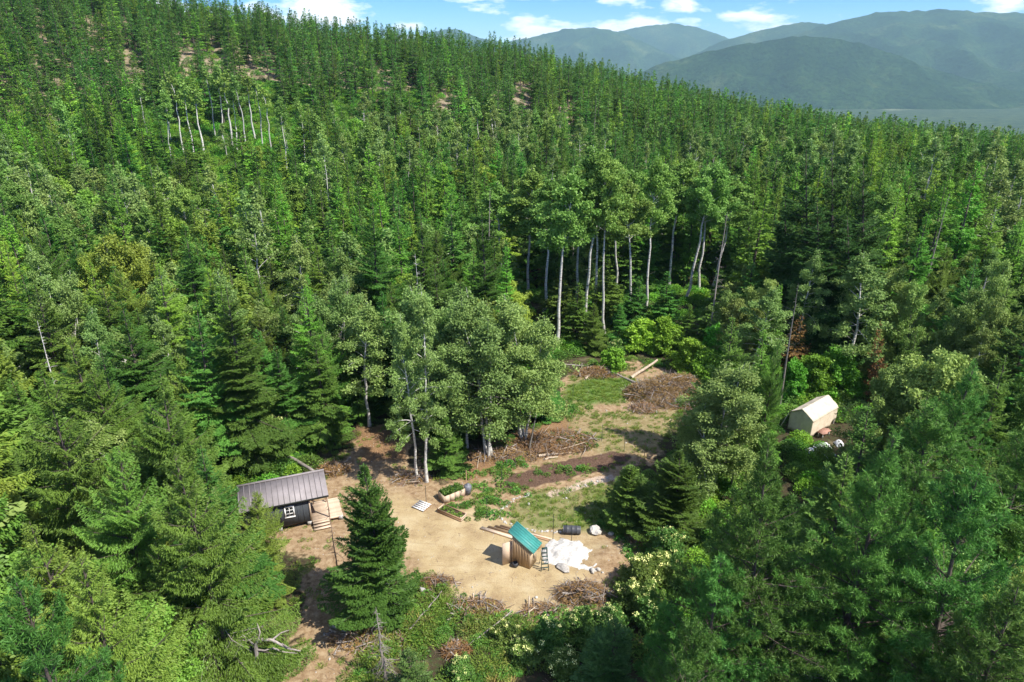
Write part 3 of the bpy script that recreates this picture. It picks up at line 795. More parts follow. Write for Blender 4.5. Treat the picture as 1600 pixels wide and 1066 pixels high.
# clearing and its edge
at_base('young_fir', 602, 958, 11.4, 'dense dark green young fir between the cabin and the outhouse', R=2.2, var=0, tilt=(.01, -.05))
at_base('fir', 697, 738, 5.6, 'low bushy fir behind the twin white-stemmed birches', R=1.7)
at_base('young_fir', 975, 818, 5.4, 'small dark fir standing at the far end of the stone edging', R=1.7, var=1)
at_base('young_fir', 1052, 838, 7.5, 'dark fir tucked under the birch right of the clearing', R=2.2, var=0)
at_base('birch', 652, 750, 15.5, 'leaning white birch, the left of the twin stems by the cabin path', var=0, R=1.9, tilt=(.03, -.07))
at_base('birch', 667, 753, 17.5, 'straight white birch, the right of the twin stems by the raised beds', var=1, R=2.2, tilt=(.0, .03))
at_base('birch', 764, 712, 15.6, 'wide grey-green birch with several stems at the back edge of the garden', var=4, R=4.7)
at_base('birch', 818, 688, 14.6, 'multi-stemmed birch shading the brush at the garden corner', var=4, R=4.4)
at_base('birch', 730, 700, 12.5, 'slim birch squeezed between the twin birches and the wide birch', var=3, R=2.4)
at_base('fir', 850, 655, 7.5, 'dark fir at the left end of the grassy patch', R=2.0)
at_base('birch', 1108, 770, 12.8, 'full leafy birch with white stem right of the bare field', var=4, R=4.0)
at_base('birch', 1085, 790, 9.0, 'lower birch in front of the full leafy birch', var=3, R=2.6)
at_base('cedar', 1178, 745, 12.5, 'narrow conifer left of the canvas tent', R=1.8, var=2)
top('larch', 1213, 512, 13, 'bright yellow-green narrow spire behind the tent shrubs', R=1.9)
at_base('cedar', 1165, 690, 8, None, R=2.0)
# right of the tent
top('alder', 1470, 535, 13, 'broad silvery green tree crown right of the canvas tent', R=4.6, var=0)
top('alder', 1405, 580, 11, 'silvery green crown leaning over the canvas tent side', R=3.4, var=1)
top('alder', 1555, 590, 11, None, R=3.6)
top('alder', 1530, 560, 12, None, R=3.4)
# big foreground conifers on the right
top('bushpine', 1216, 682, 18, 'big tufted pine in front of the canvas tent', R=4.0, var=0)
top('bushpine', 1392, 690, 18, 'big tufted pine right of the one in front of the tent', R=3.9, var=0)
top('bushpine', 1548, 735, 17, 'tufted pine filling the lower right corner of the view', R=4.6, var=3)
top('bushpine', 1120, 850, 13, 'dark shaggy pine beside the flowering shrubs', R=3.4, var=1)
top('bushpine', 1075, 955, 12, None, R=2.8, var=1)
top('bushpine', 1600, 900, 15, None, R=4, var=0)
top('bluefir', 962, 965, 6.0, 'pale blue-green young fir at the bottom edge below the outhouse', R=1.9)
top('bluefir', 1090, 985, 7, None, R=2.2)
top('bluefir', 640, 1005, 4.6, 'small green fir at the bottom beside the dirt track', R=1.4)
# left foreground
top('cedar', 296, 700, 15.5, 'large yellow-green cedar in front of the cabin', R=3.5, var=0)
top('cedar', 388, 765, 8.0, 'drooping young cedar overlapping the cabin roof end', R=2.1, var=2)
top('cedar', 75, 590, 16.5, 'tall shaggy cedar at the left edge of the view', R=4.2, var=1)
top('cedar', 235, 590, 15, None, R=3.6, var=3)
top('cedar', 150, 700, 14.5, None, R=3.6, var=0)
top('bushpine', 25, 905, 16.5, 'pale tufted pine in the lower left corner', R=3.6, var=1)
top('cedar', 120, 880, 15, None, R=3.4, var=2)
top('alder', 215, 790, 9.5, 'dark leafy broadleaf crown among the left cedars', R=2.8, var=1)
top('alder', 190, 960, 9, None, R=3)
at_base('cedar', 310, 742, 11.5, None, R=2.8)
at_base('alder', 405, 716, 7.0, None, R=2.5)
# middle left
top('alder', 205, 365, 15, 'large round yellow-green crown above the left cedars', R=5.2, var=0)
top('alder', 140, 400, 13, None, R=3.8)
top('birch', 75, 425, 15, 'yellowish birch with white stem near the left edge', R=3.4, var=4)
top('fir', 185, 470, 15, None, R=3.2)
top('fir', 120, 520, 14, None, R=3.0)
top('fir', 290, 470, 15.5, None, R=3)
top('fir', 345, 440, 17, None, R=3.2)
top('birch', 510, 430, 14.5, 'pale birch crown left of the twin birches', R=3.4, var=4)
top('birch', 455, 370, 15, None, R=3)
top('birch', 560, 470, 13, None, R=3)
at_base('fir', 510, 694, 11.5, 'dark fir with layered boughs behind the cabin', R=2.6)
at_base('fir', 458, 706, 10.5, None, R=2.4)
at_base('fir', 566, 655, 9.5, None, R=2.4)
at_base('fir', 645, 668, 9.0, None, R=2.2)
top('fir', 660, 330, 19, None, R=3.2)
top('fir', 575, 310, 20, None, R=3.2)
top('birch', 390, 330, 16, None, R=3)
# aspens behind the clearing
def stand(sp, bx, by, tx, ty, label=None, **k):
    """a tree whose foot and tip are both seen"""
    x, y = ground_pt(bx, by); z0 = float(terrain(x, y)); x, y = ground_pt(bx, by, z0)
    b = (533 - ty) / FPX; H = CAM_H + y * (b * cP - sP) / (b * sP + cP) - z0
    ln = (tx - 800) / FPX * (y * cP - (z0 + H - CAM_H) * sP) - x
    add_tree(sp, x, y, H, hero=label or True, tilt=(rng.normal(0, .01), math.atan2(ln, H)), **k)
for bx, by, tx, ty, lb in [(1070, 470, 1116, 246, 'tallest leaning white-stemmed aspen at the end of the aspen row'), (1045, 452, 1066, 240, None), (1008, 490, 1026, 238, 'forked white aspen in the middle of the row'), (985, 505, 988, 262, None),
                           (945, 527, 958, 226, 'straight white aspen at the front of the row'), (912, 516, 920, 224, 'tall straight aspen left of the front one'), (870, 542, 878, 262, 'aspen standing nearest the grassy patch'), (822, 470, 820, 256, None), (850, 490, 850, 272, None), (930, 480, 937, 248, None),
                           (1112, 452, 1146, 270, None), (1092, 462, 1098, 258, None), (788, 470, 785, 285, None), (962, 470, 968, 245, None), (900, 470, 896, 250, None)]:
    stand('aspen', bx, by, tx, ty, lb, R=float(rng.uniform(3.5, 4.3)))
# tall dark firs
for bx, by, tx, ty, R in [(1264, 548, 1258, 212, 3.5), (1302, 552, 1300, 220, 3.4), (1345, 556, 1345, 240, 3.5), (1228, 535, 1225, 300, 3.0), (1335, 580, 1330, 330, 3.2), (1285, 572, 1280, 300, 3.3)]:
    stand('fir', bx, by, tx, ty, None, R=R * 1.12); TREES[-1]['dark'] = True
for px, py, h in [(925, 549, 6.5), (898, 534, 8), (966, 544, 6), (882, 516, 9), (1038, 522, 8.5), (1108, 532, 8.5), (1162, 540, 11), (1184, 556, 9), (1136, 562, 5.5), (990, 520, 8), (1070, 545, 6), (945, 500, 9)]:
    at_base('fir', px, py, h, None, R=h * .27)
for px, py, h, R in [(760, 330, 19, 2.8), (705, 300, 19, 2.8), (615, 125, 24, 3), (640, 135, 22, 2.8)]:
    top('fir', px, py, h, None, R=R)
for px, py, h in [(1530, 250, 22), (1490, 280, 20), (1400, 280, 20), (1570, 300, 20), (1190, 300, 18), (1440, 330, 19)]:
    top('larch', px, py, h)
for px, py, h in [(1150, 450, 9), (1185, 430, 11), (1400, 420, 13), (1560, 410, 14), (1590, 470, 13), (1500, 450, 13), (1440, 440, 12)]:
    top('alder', px, py, h, None, R=3.2)
top('brownfir', 1248, 490, 8, 'dying brown fir among the dark firs behind the tent')
top('brownfir', 1390, 506, 9.0, R=1.1, label='orange dead fir above the silvery crowns')
for px, py, h in [(1045, 500, 4.5), (1130, 515, 5), (1085, 530, 4), (1110, 550, 3.5), (960, 545, 2.6)]:
    top('maple', px, py, h)
at_base('maple', 1000, 546, 3.8)
for px, py, h in [(1265, 617, 4.6), (1302, 612, 5), (1238, 620, 4.0)]: at_base('maple', px, py, h)
# upper-left aspens
for px, py in [(212, 118), (265, 112), (282, 118), (320, 104), (331, 100), (345, 108), (370, 118), (384, 116), (397, 122), (412, 132), (432, 150), (466, 152), (300, 130), (250, 140), (355, 128), (85, 150)]:
    top('aspen', px, py, float(rng.uniform(19, 23)))
for t_ in TREES:
    if t_['hero'] is None: t_['hero'] = True

STEMS = [(785,245),(1175,240),(1160,380),(1110,500),(1000,540),(860,560),(800,470)]
ORANGE = [(1368, 496), (1412, 496), (1412, 560), (1368, 560)]
GROVE = [(200,120),(480,140),(485,260),(400,270),(200,225)]
# the rest of the forest
def scatter(y0, y1, cell):
    out = []
    ys = np.arange(y0, y1, cell)
    for yy in ys:
        w = yy * .80 + 26
        xs = np.arange(-w, w, cell)
        jx = xs + rng.uniform(-.48, .48, len(xs)) * cell; jy = yy + rng.uniform(-.48, .48, len(xs)) * cell
        out.append(np.column_stack([jx, jy]))
    return np.vstack(out)
cand = np.vstack([scatter(15, 92, 3.3), scatter(92, 180, 3.5), scatter(180, 300, 4.0), scatter(300, 460, 4.5)])
cx, cy = cand[:, 0], cand[:, 1]
keep = (sdist(CLEARING, cx, cy) < -1.2)
keep &= ~((np.abs(cx) < 16) & (cy < 29) & (cx > -16))
hx = np.array([[t['x'], t['y'], t['R']] for t in TREES])
v1, v2, v3 = fbm(cx / 45, cy / 45, 3), fbm(cx / 30 + 50, cy / 30, 3), rng.random(len(cx))
tz = terrain(cx, cy)
clear_np = CLEAR_PX; tent_np = TENT_PX
for i in np.where(keep)[0]:
    x, y = cx[i], cy[i]
    d = np.hypot(hx[:, 0] - x, hx[:, 1] - y)
    if (d < .62 * hx[:, 2] + .9).any(): continue
    if abs(x) < 12 and y < 37: continue
    if np.hypot(x + 17.4 - np.clip(x + 17.4, -3, 3), y - 44.2 - .36 * np.clip(x + 17.4, -3, 3)) < 4.4: continue
    if np.hypot(x - 30.5, y - 58.5) < 4.6: continue
    if -2 < (x - 30.5) * .883 - (y - 58.5) * .469 < 14 and abs((x - 30.5) * .469 + (y - 58.5) * .883) < 4.2: continue
    if 5 < x < 18 and 28 < y < 50: continue
    if 1 < (x - 16) * .883 - (y - 65) * .469 < 13 and abs((x - 16) * .469 + (y - 65) * .883) < 5: continue
    q = rng.random(); hill = y > 205 and x < 70
    if y < 92:
        if x > 22 and y < 50: sp = 'bushpine' if q < .5 else ('fir' if q < .75 else 'alder')
        elif x < -16 and y < 55: sp = 'cedar' if q < .5 else ('fir' if q < .8 else ('alder' if q < .93 else 'birch'))
        else: sp = 'fir' if q < .46 else ('cedar' if q < .56 else ('birch' if q < .76 else ('larch' if q < .88 else 'alder')))
        H = rng.uniform(9, 15.5)
        if sp == 'alder': H = rng.uniform(6, 10)
        if sp == 'larch': H *= 1.1
    elif y < 205 or not hill:
        b = v1[i]
        sp = 'fir' if q < .50 else ('larch' if q < .66 + (b - .5) else ('pine' if q < .84 else ('birch' if q < .93 else 'aspen' if v2[i] > .5 else 'alder')))
        if v2[i] > .54 and q < .62: sp = 'birch' if q < .28 else ('alder' if q < .45 else 'aspen')
        if v2[i] < .36 and q > .55: sp = 'larch'
        H = rng.uniform(8, 19.5) if sp not in ('alder',) else rng.uniform(8, 13)
        if y > 205: sp = 'fir' if q < .45 else ('larch' if q < .65 else 'pine')
    else:
        sp = 'pine' if q < .42 else ('fir' if q < .86 else 'larch')
        H = rng.uniform(7.5, 20)
        dens = .92 - .45 * smooth(.52, .66, v2[i])
        if v3[i] > dens: continue
    px, py, Z = proj(np.array([x] * 5), np.array([y] * 5), tz[i] + H * np.array([0, .25, .5, .75, 1]))
    if Z[0] < 4 or px.min() > 1950 or px.max() < -300 or py[4] > 1350: continue
    rpx = np.array([.9, .9, .75, .45, .1]) * FPX * 2.6 / Z
    if y < 100:
        sx = np.concatenate([px, px - rpx, px + rpx]); sy = np.concatenate([py, py, py])
        if inside(clear_np, sx, sy).any() or inside(tent_np, sx, sy).any(): continue
    elif hill or y > 150:
        hit = False
        for bx, by, rr, qpx, qpy in bare_pts:
            if np.hypot(x - bx, y - by) < rr * .5: hit = True
            elif y < by and abs(px[2] - qpx) < FPX / by * rr * .40 + rpx[2] * .34 and py[4] < qpy + 6 and py[0] > qpy - 4 and v3[i] < .7: hit = True
        if hit: continue
    # stands of white stems stay open in front
    if y < 99 and inside(STEMS, px[4:], py[4:]).any(): continue
    if 100 < y < 236 and inside(GROVE, px[3:], py[3:]).any() and v3[i] < .82: continue
    if y < 72 and inside(ORANGE, px[3:], py[3:]).any(): continue
    add_tree(sp, x, y, H)
for t in TREES:
    if t['hero'] and t['sp'] != 'birch' and sdist(CLEARING, t['x'], t['y']) > -.4: print('IN CLEARING', t['sp'], t['hero'], t['x'], t['y'])
print('TREES', len(TREES))

# which of them the view shows, and how much of each: coarse front-to-back painting
BW, BH = 800, 533
buf = np.zeros((BH, BW), bool)
for t in sorted(TREES, key=lambda t: t['y']):
    px, py, Z = proj(np.array([t['x'], t['x']]), np.array([t['y'], t['y']]), np.array([t['z'], t['z'] + t['H']]))
    f = FPX / Z[0] * .5
    x0, yb, yt = px[1] * .5, py[0] * .5, py[1] * .5
    r = t['R'] * f * .85
    i0, i1, j0, j1 = int(max(yt, 0)), int(min(yb + r * .3, BH)), int(max(x0 - r, 0)), int(min(x0 + r + 1, BW))
    t['vis'] = 0
    t['px'], t['py'], t['pyb'] = px[1], py[1], py[0]
    if i1 <= i0 or j1 <= j0 or i0 >= BH or i1 <= 0: continue
    ii = (np.arange(i0, i1) - yt) / max(yb - yt, 1)
    jj = np.abs(np.arange(j0, j1) - x0)
    if t['sp'] in ('birch', 'alder', 'maple'): w = r * np.sqrt(np.clip(1 - (2 * ii - .9) ** 2, 0.01, 1))
    elif t['sp'] == 'aspen': w = np.where(ii < .5, r * np.sqrt(np.clip(1 - (4 * ii - 1) ** 2, .02, 1)), r * .08)
    elif t['sp'] == 'pine': w = np.where(ii < .68, r * np.clip(ii * 2.2, 0, 1), r * .1)
    else: w = r * np.clip(ii * 1.15 + .03, 0, 1)
    mk = jj[None] <= w[:, None]
    sub = buf[i0:i1, j0:j1]
    t['vis'] = int((mk & ~sub).sum())
    sub |= mk
CAT = dict(fir='fir tree', young_fir='fir tree', bluefir='fir tree', brownfir='fir tree', larch='larch tree', pine='pine tree', bushpine='pine tree', cedar='cedar tree',
           birch='birch tree', aspen='aspen tree', alder='broadleaf tree', maple='shrub')
NAME = dict(fir='fir_tree', young_fir='fir_tree', bluefir='blue_fir_tree', brownfir='dead_fir_tree', larch='larch_tree', pine='pine_tree', bushpine='pine_tree', cedar='cedar_tree',
            birch='birch_tree', aspen='aspen_tree', alder='alder_tree', maple='leafy_shrub')
INDIV = []; REST = []
quota = {}
for t in sorted(TREES, key=lambda t: (-(t['hero'] is not None and t['y'] < 120), -t['vis'])):
    c_ = CAT[t['sp']]
    if t['vis'] >= 14 and quota.get(c_, 0) < 290:
        quota[c_] = quota.get(c_, 0) + 1; INDIV.append(t)
    else:
        if t['lod'] == 0:      # hidden or off to the side: a lighter copy of the same kind does
            t['tm'], t['cm'], pH, pR = PROTO[t['sp']][1][int(t['rz'] * 100) % len(PROTO[t['sp']][1])]
            t['s'] = t['H'] / pH; t['rs'] = t['R'] / (pR * t['s'])
        REST.append(t)
print('INDIV', len(INDIV), quota, 'REST', len(REST))
LOOK = dict(fir='dark green fir', young_fir='dense young fir', bluefir='blue-green young fir', brownfir='brown dying fir', larch='bright green larch', pine='tall thin-crowned pine', bushpine='bushy tufted pine', cedar='yellow-green drooping cedar',
            birch='white-stemmed birch', aspen='tall white-stemmed aspen', alder='rounded broadleaf tree', maple='low bright green leafy shrub')
for t in INDIV:
    root = empty(NAME[t['sp']], (t['x'], t['y'], t['z'] - .08), t['rz'], None, CAT[t['sp']])
    root.rotation_euler = (t['tilt'][0], t['tilt'][1], 0)
    root.rotation_mode = 'XYZ'
    for nm, me in (('trunk', t['tm']), ('crown', t['cm'])):
        o = link(nm, me, root)
        o.rotation_euler = (0, 0, t['rz'])
        o.scale = (t['s'] * t['rs'], t['s'] * t['rs'], t['s'])
        if nm == 'crown' and t['sp'] == 'alder' and t['x'] < 0:      # the willows on the left are yellower
            o.material_slots[0].link = 'OBJECT'; o.material_slots[0].material = M['willow']
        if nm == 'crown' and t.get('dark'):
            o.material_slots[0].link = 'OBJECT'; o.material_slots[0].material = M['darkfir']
    t['root'] = root

# ---- the trees past the limit: one mass, instanced
proto_col = bpy.data.collections.new('forest_sources')
pk = {}
for t in REST:
    key = (t['tm'].name, t['cm'].name)
    if key not in pk:
        pk[key] = None
for k, key in enumerate(sorted(pk)):
    sub_ = bpy.data.collections.new(f'forest_source_{k:03d}'); proto_col.children.link(sub_); pk[key] = k
    for q_ in key: sub_.objects.link(bpy.data.objects.new(f'forest_source_{k:03d}', bpy.data.meshes[q_]))
def instanced(name, pts, idx_, rot, scl, col_, label):
    me = bpy.data.meshes.new(name); nP = len(pts)
    me.vertices.add(nP); me.vertices.foreach_set('co', np.asarray(pts, np.float32).ravel())
    for an, ty, ar in (('pick', 'INT', idx_), ):
        a = me.attributes.new(an, ty, 'POINT'); a.data.foreach_set('value', np.asarray(ar, np.int32))
    for an, ar in (('rot', rot), ('scl', scl)):
        a = me.attributes.new(an, 'FLOAT_VECTOR', 'POINT'); a.data.foreach_set('vector', np.asarray(ar, np.float32).ravel())
    o = tag(link(name, me), label, kind='stuff')
    ng = bpy.data.node_groups.new(name, 'GeometryNodeTree')
    ng.interface.new_socket('Geometry', in_out='INPUT', socket_type='NodeSocketGeometry'); ng.interface.new_socket('Geometry', in_out='OUTPUT', socket_type='NodeSocketGeometry')
    n, l = ng.nodes, ng.links
    gi, go = n.new('NodeGroupInput'), n.new('NodeGroupOutput')
    ci = n.new('GeometryNodeCollectionInfo'); ci.inputs['Collection'].default_value = col_; ci.inputs['Separate Children'].default_value = True; ci.inputs['Reset Children'].default_value = True
    ip = n.new('GeometryNodeInstanceOnPoints'); ip.inputs['Pick Instance'].default_value = True
    def na(nm, ty):
        q = n.new('GeometryNodeInputNamedAttribute'); q.data_type = ty; q.inputs['Name'].default_value = nm; return q.outputs[0]
    l.new(gi.outputs[0], ip.inputs['Points']); l.new(ci.outputs[0], ip.inputs['Instance']); l.new(na('pick', 'INT'), ip.inputs['Instance Index'])
    l.new(na('rot', 'FLOAT_VECTOR'), ip.inputs['Rotation']); l.new(na('scl', 'FLOAT_VECTOR'), ip.inputs['Scale']); l.new(ip.outputs[0], go.inputs[0])
    md = o.modifiers.new('instances', 'NODES'); md.node_group = ng
    return o
instanced('forest', [(t['x'], t['y'], t['z'] - .1) for t in REST], [pk[(t['tm'].name, t['cm'].name)] for t in REST],
          [(t['tilt'][0], t['tilt'][1], t['rz']) for t in REST], [(t['s'] * t['rs'], t['s'] * t['rs'], t['s']) for t in REST], proto_col,
          'dense conifer forest behind the nearer trees and over the hillside')

# ------------------------------------------------------------------ valley air
M['haze'], n, l = new_mat('valley_air')
pv = N(n, 'ShaderNodeVolumePrincipled'); pv.inputs['Density'].default_value = 6.4e-5; pv.inputs['Color'].default_value = (.47, .75, .84, 1); pv.inputs['Anisotropy'].default_value = 0.0
o_ = N(n, 'ShaderNodeOutputMaterial'); l.new(pv.outputs[0], o_.inputs['Volume'])
bm = bmesh.new(); bmesh.ops.create_cube(bm, size=1)
hz0, hz1 = float(GZ.min()) - 1.0, 620.0
bmesh.ops.scale(bm, vec=(18400, 14700, hz1 - hz0), verts=bm.verts); bmesh.ops.translate(bm, vec=(0, 6850, (hz0 + hz1) / 2), verts=bm.verts)
me = bpy.data.meshes.new('haze'); bm.to_mesh(me); bm.free(); me.materials.append(M['haze'])
tag(link('haze', me), 'thin blue haze filling the valley air', kind='stuff')

# ================================================================== things in the clearing
def plain(name, c, rough=.6, metal=0.0, var=.12, scale=8, stretch=(1, 1, 1), bump=.15):
    a = tuple(v * (1 - var) for v in c); b = tuple(min(v * (1 + var), .95) for v in c)
    return noise_mat(name, a, b, scale, rough=rough, metallic=metal, stretch=stretch, bump=bump, dist=.01)
M['siding'] = plain('charcoal_siding', (.062, .070, .080), .7, var=.2, stretch=(1, 1, .3))
M['rawwood'] = plain('raw_lumber', (.56, .43, .31), .8, var=.22, scale=5, stretch=(1, 6, 6))
M['paleply'] = plain('pale_plywood', (.50, .385, .26), .8, var=.15)
M['brownwood'] = plain('brown_boards', (.30, .19, .11), .85, var=.25, stretch=(1, 5, 5))
M['tanboard'] = plain('tan_board_siding', (.36, .245, .14), .8, var=.16, scale=4, stretch=(6, 6, .5))
M['whitepaint'] = plain('white_paint', (.80, .79, .76), .5, var=.05)
M['roofgrey'] = plain('grey_roof_metal', (.235, .21, .21), .6, .0, var=.14, scale=1.4, bump=.05)
M['roofteal'] = plain('teal_roof_metal', (.060, .285, .255), .5, .0, var=.20, scale=2.2, bump=.05)
M['tealtrim'] = plain('pale_teal_trim', (.16, .42, .36), .5, var=.1)
M['pane'] = plain('dark_window_glass', (.012, .016, .020), .08, var=.3, bump=0)
M['darkmetal'] = plain('dark_metal', (.030, .034, .032), .5, .5, var=.2)
M['ladder'] = plain('dark_green_ladder', (.020, .055, .050), .45, var=.2)
M['blackplastic'] = plain('dark_grey_plastic', (.055, .058, .066), .5, var=.18)
M['greyplastic'] = plain('grey_plastic', (.15, .155, .175), .5, var=.18)
M['canvas'] = noise_mat('cream_canvas', (.50, .43, .32), (.68, .60, .47), 1.6, rough=.8, bump=.25, dist=.05)
M['tancanvas'] = noise_mat('tan_canvas', (.58, .48, .36), (.74, .64, .50), 2.2, rough=.85, bump=.3, dist=.04)
M['whitestone'] = noise_mat('white_stone', (.34, .31, .27), (.58, .55, .50), 5, rough=.9, bump=.5, dist=.03)
M['greystone'] = noise_mat('grey_stone', (.26, .245, .23), (.50, .48, .45), 6, rough=.9, bump=.5, dist=.03)
M['lime'] = noise_mat('white_lime', (.36, .34, .30), (.60, .58, .54), 9, rough=.95, bump=.5, dist=.03)
M['redply'] = plain('reddish_plywood', (.36, .20, .15), .8, var=.2)
M['soilm'] = noise_mat('dark_soil', (.045, .028, .02), (.11, .07, .05), 9, bump=.6)
M['whiteplastic'] = plain('white_plastic', (.74, .75, .76), .45, var=.07)
M['hose'] = plain('green_hose', (.02, .09, .05), .5)
M['flower'] = leaf_mat('cream_blossom', (.42, .40, .22), (.58, .55, .36), (.72, .70, .52), trans=.2, var=.1, hue=.01)
M['weed'] = leaf_mat('weed_leaves', (.035, .085, .022), (.062, .135, .032), (.10, .19, .05), trans=.28)
M['grass'] = leaf_mat('grass_blades', (.075, .125, .030), (.120, .185, .045), (.21, .24, .085), trans=.28, var=.15)
M['shrub'] = leaf_mat('shrub_leaves', (.050,.095,.030), (.078,.135,.042), (.115,.182,.062), trans=.28, var=.2)
M['olive'] = leaf_mat('olive_weeds', (.075, .095, .030), (.115, .140, .045), (.17, .19, .075), trans=.25)
M['straw'] = leaf_mat('dry_grass', (.16, .13, .06), (.25, .21, .10), (.36, .31, .17), trans=.2)
M['fern'] = leaf_mat('fern_fronds', (.085, .19, .025), (.12, .26, .035), (.16, .32, .05), trans=.35)
M['deadleaf'] = leaf_mat('brown_slash', (.085, .045, .028), (.16, .088, .054), (.25, .15, .10), trans=.08, gloss=.02, var=.15, hue=.01)
M['twig'] = noise_mat('brown_twigs', (.14, .085, .06), (.36, .26, .20), 9, bump=.3)
M['palelog'] = noise_mat('peeled_log', (.30, .22, .15), (.60, .50, .38), 6, stretch=(1, 1, .3), bump=.4)

def boxg(g, c, s, mat=0, rot=None):
    sx, sy, sz = s[0] / 2, s[1] / 2, s[2] / 2
    V = np.array([[-sx, -sy, -sz], [sx, -sy, -sz], [sx, sy, -sz], [-sx, sy, -sz], [-sx, -sy, sz], [sx, -sy, sz], [sx, sy, sz], [-sx, sy, sz]])
    if rot is not None: V = V @ np.array(Matrix(rot)).T if not isinstance(rot, np.ndarray) else V @ rot.T
    V = V + np.asarray(c, float)
    g.add(V, [[0, 3, 2, 1], [4, 5, 6, 7], [0, 1, 5, 4], [1, 2, 6, 5], [2, 3, 7, 6], [3, 0, 4, 7]], mat)
def rotm(axis, ang): return np.array(Matrix.Rotation(ang, 3, axis))
def box(name, c, s, mat, parent=None, rot=None):
    g = Geo(); boxg(g, (0, 0, 0), s, 0, rot)
    o = link(name, g.mesh(name, [M[mat]]), parent); o.location = c
    return o
def geo(name, g, mats, parent=None, smooth_=()):
    return link(name, g.mesh(name, [M[k] for k in mats], smooth_), parent)
def gp(px, py): 
    x, y = ground_pt(px, py); return x, y, ground_z(x, y)
def copy_of(o, parent, loc=None, rot=None, scale=None):
    c = o.copy(); COL.objects.link(c); c.parent = parent
    if loc is not None: c.location = loc
    if rot is not None: c.rotation_euler = rot
    if scale is not None: c.scale = scale
    return c

# ------------------------------------------------------------------ the cabin
cab = empty('cabin', (-14.2, 43.95, ground_z(-15, 44)), R_(20.9), 'small charcoal cabin with grey metal roof, raw wood porch and steps', 'cabin')
FZ = .42
x0, x1, yb = -6.15, -1.35, 2.22
def slope_z(y): return 2.52 + (y - 0.05) * (.72 / 2.3)
g = Geo()
V = []
for x in (x0, x1):
    V += [[x, .10, FZ], [x, yb, FZ], [x, yb, slope_z(yb) - .03], [x, .10, slope_z(.10) - .03]]
g.add(V, [[0, 1, 2, 3], [4, 7, 6, 5], [0, 3, 7, 4], [1, 5, 6, 2], [0, 4, 5, 1], [3, 2, 6, 7]])
geo('wall', g, ['siding'], cab)
k = 0
bat = None
for x in np.arange(x0 + .2, x1 - .05, .41):
    if -3.35 < x < -2.45: continue
    if bat is None: bat = box('batten', (x, .094, (FZ + slope_z(.1)) / 2 - .06), (.045, .018, slope_z(.1) - FZ - .16), 'siding', cab)
    else: copy_of(bat, cab, (x, .094, bat.location.z))
# end wall facing the porch
g = Geo(); V = []
for x in (x1 + .003, x1 + .03):
    V += [[x, .09, FZ], [x, yb + .01, FZ], [x, yb + .01, slope_z(yb) - .04], [x, .09, slope_z(.10) - .04]]
g.add(V, [[0, 1, 2, 3], [4, 7, 6, 5], [0, 3, 7, 4], [1, 5, 6, 2], [0, 4, 5, 1], [3, 2, 6, 7]])
geo('end_wall', g, ['paleply'], cab)
d_ = box('door', (x1 + .055, 1.15, FZ + .98), (.04, .86, 1.9), 'rawwood', cab); box('handle', (.035, -.33, 0), (.05, .04, .12), 'darkmetal', d_)
box('corner_trim', (x1 - .01, .082, (FZ + slope_z(.1)) / 2), (.10, .03, slope_z(.1) - FZ - .08), 'rawwood', cab)
# window in the front wall
g = Geo(); wx, wz, ww, wh = -2.86, 1.62, .72, .92
boxg(g, (0, 0, wh / 2), (ww, .07, .09)); boxg(g, (0, 0, -wh / 2), (ww + .06, .09, .09))
boxg(g, (-ww / 2 + .045, 0, 0), (.09, .068, wh - .092)); boxg(g, (ww / 2 - .045, 0, 0), (.09, .068, wh - .092))
boxg(g, (0, .004, 0), (.035, .05, wh - .094))
for zz_ in (-.15, .15): boxg(g, (0, .006, zz_), (ww - .184, .046, .032))
wf = geo('window', g, ['whitepaint'], cab); wf.location = (wx, .075, wz)
pn = None
for a_ in (-.145, .145):
    for b_ in (-.28, 0, .28):
        if pn is None: pn = box('pane', (a_, .012, b_), (.255, .02, .245), 'pane', wf)
        else: copy_of(pn, wf, (a_, .012, b_))
# roof
ry0, ry1, rx0, rx1 = -.12, 2.36, -6.36, .10
g = Geo(); th = .07
V = []
for x in (rx0, rx1):
    V += [[x, ry0, slope_z(ry0)], [x, ry1, slope_z(ry1)], [x, ry1, slope_z(ry1) + th], [x, ry0, slope_z(ry0) + th]]
g.add(V, [[0, 1, 2, 3], [4, 7, 6, 5], [0, 3, 7, 4], [1, 5, 6, 2], [0, 4, 5, 1], [3, 2, 6, 7]])
roof = geo('roof', g, ['roofgrey'], cab)
rib = None
sl = math.hypot(ry1 - ry0, slope_z(ry1) - slope_z(ry0)); sa = math.atan2(slope_z(ry1) - slope_z(ry0), ry1 - ry0)
for x in np.arange(rx0 + .06, rx1, .40):
    c_ = (x, (ry0 + ry1) / 2, (slope_z(ry0) + slope_z(ry1)) / 2 + th + .018)
    if rib is None: rib = box('roof_rib', c_, (.05, sl - .02, .045), 'roofgrey', roof, rotm('X', sa))
    else: copy_of(rib, roof, c_)
box('ridge_cap', ((rx0 + rx1) / 2, ry1 - .03, slope_z(ry1) + th + .04), (rx1 - rx0 + .02, .16, .03), 'roofgrey', roof, rotm('X', sa))
box('fascia', ((rx0 + rx1) / 2, ry0 - .012, slope_z(ry0) + .0), (rx1 - rx0, .02, .16), 'darkmetal', roof)
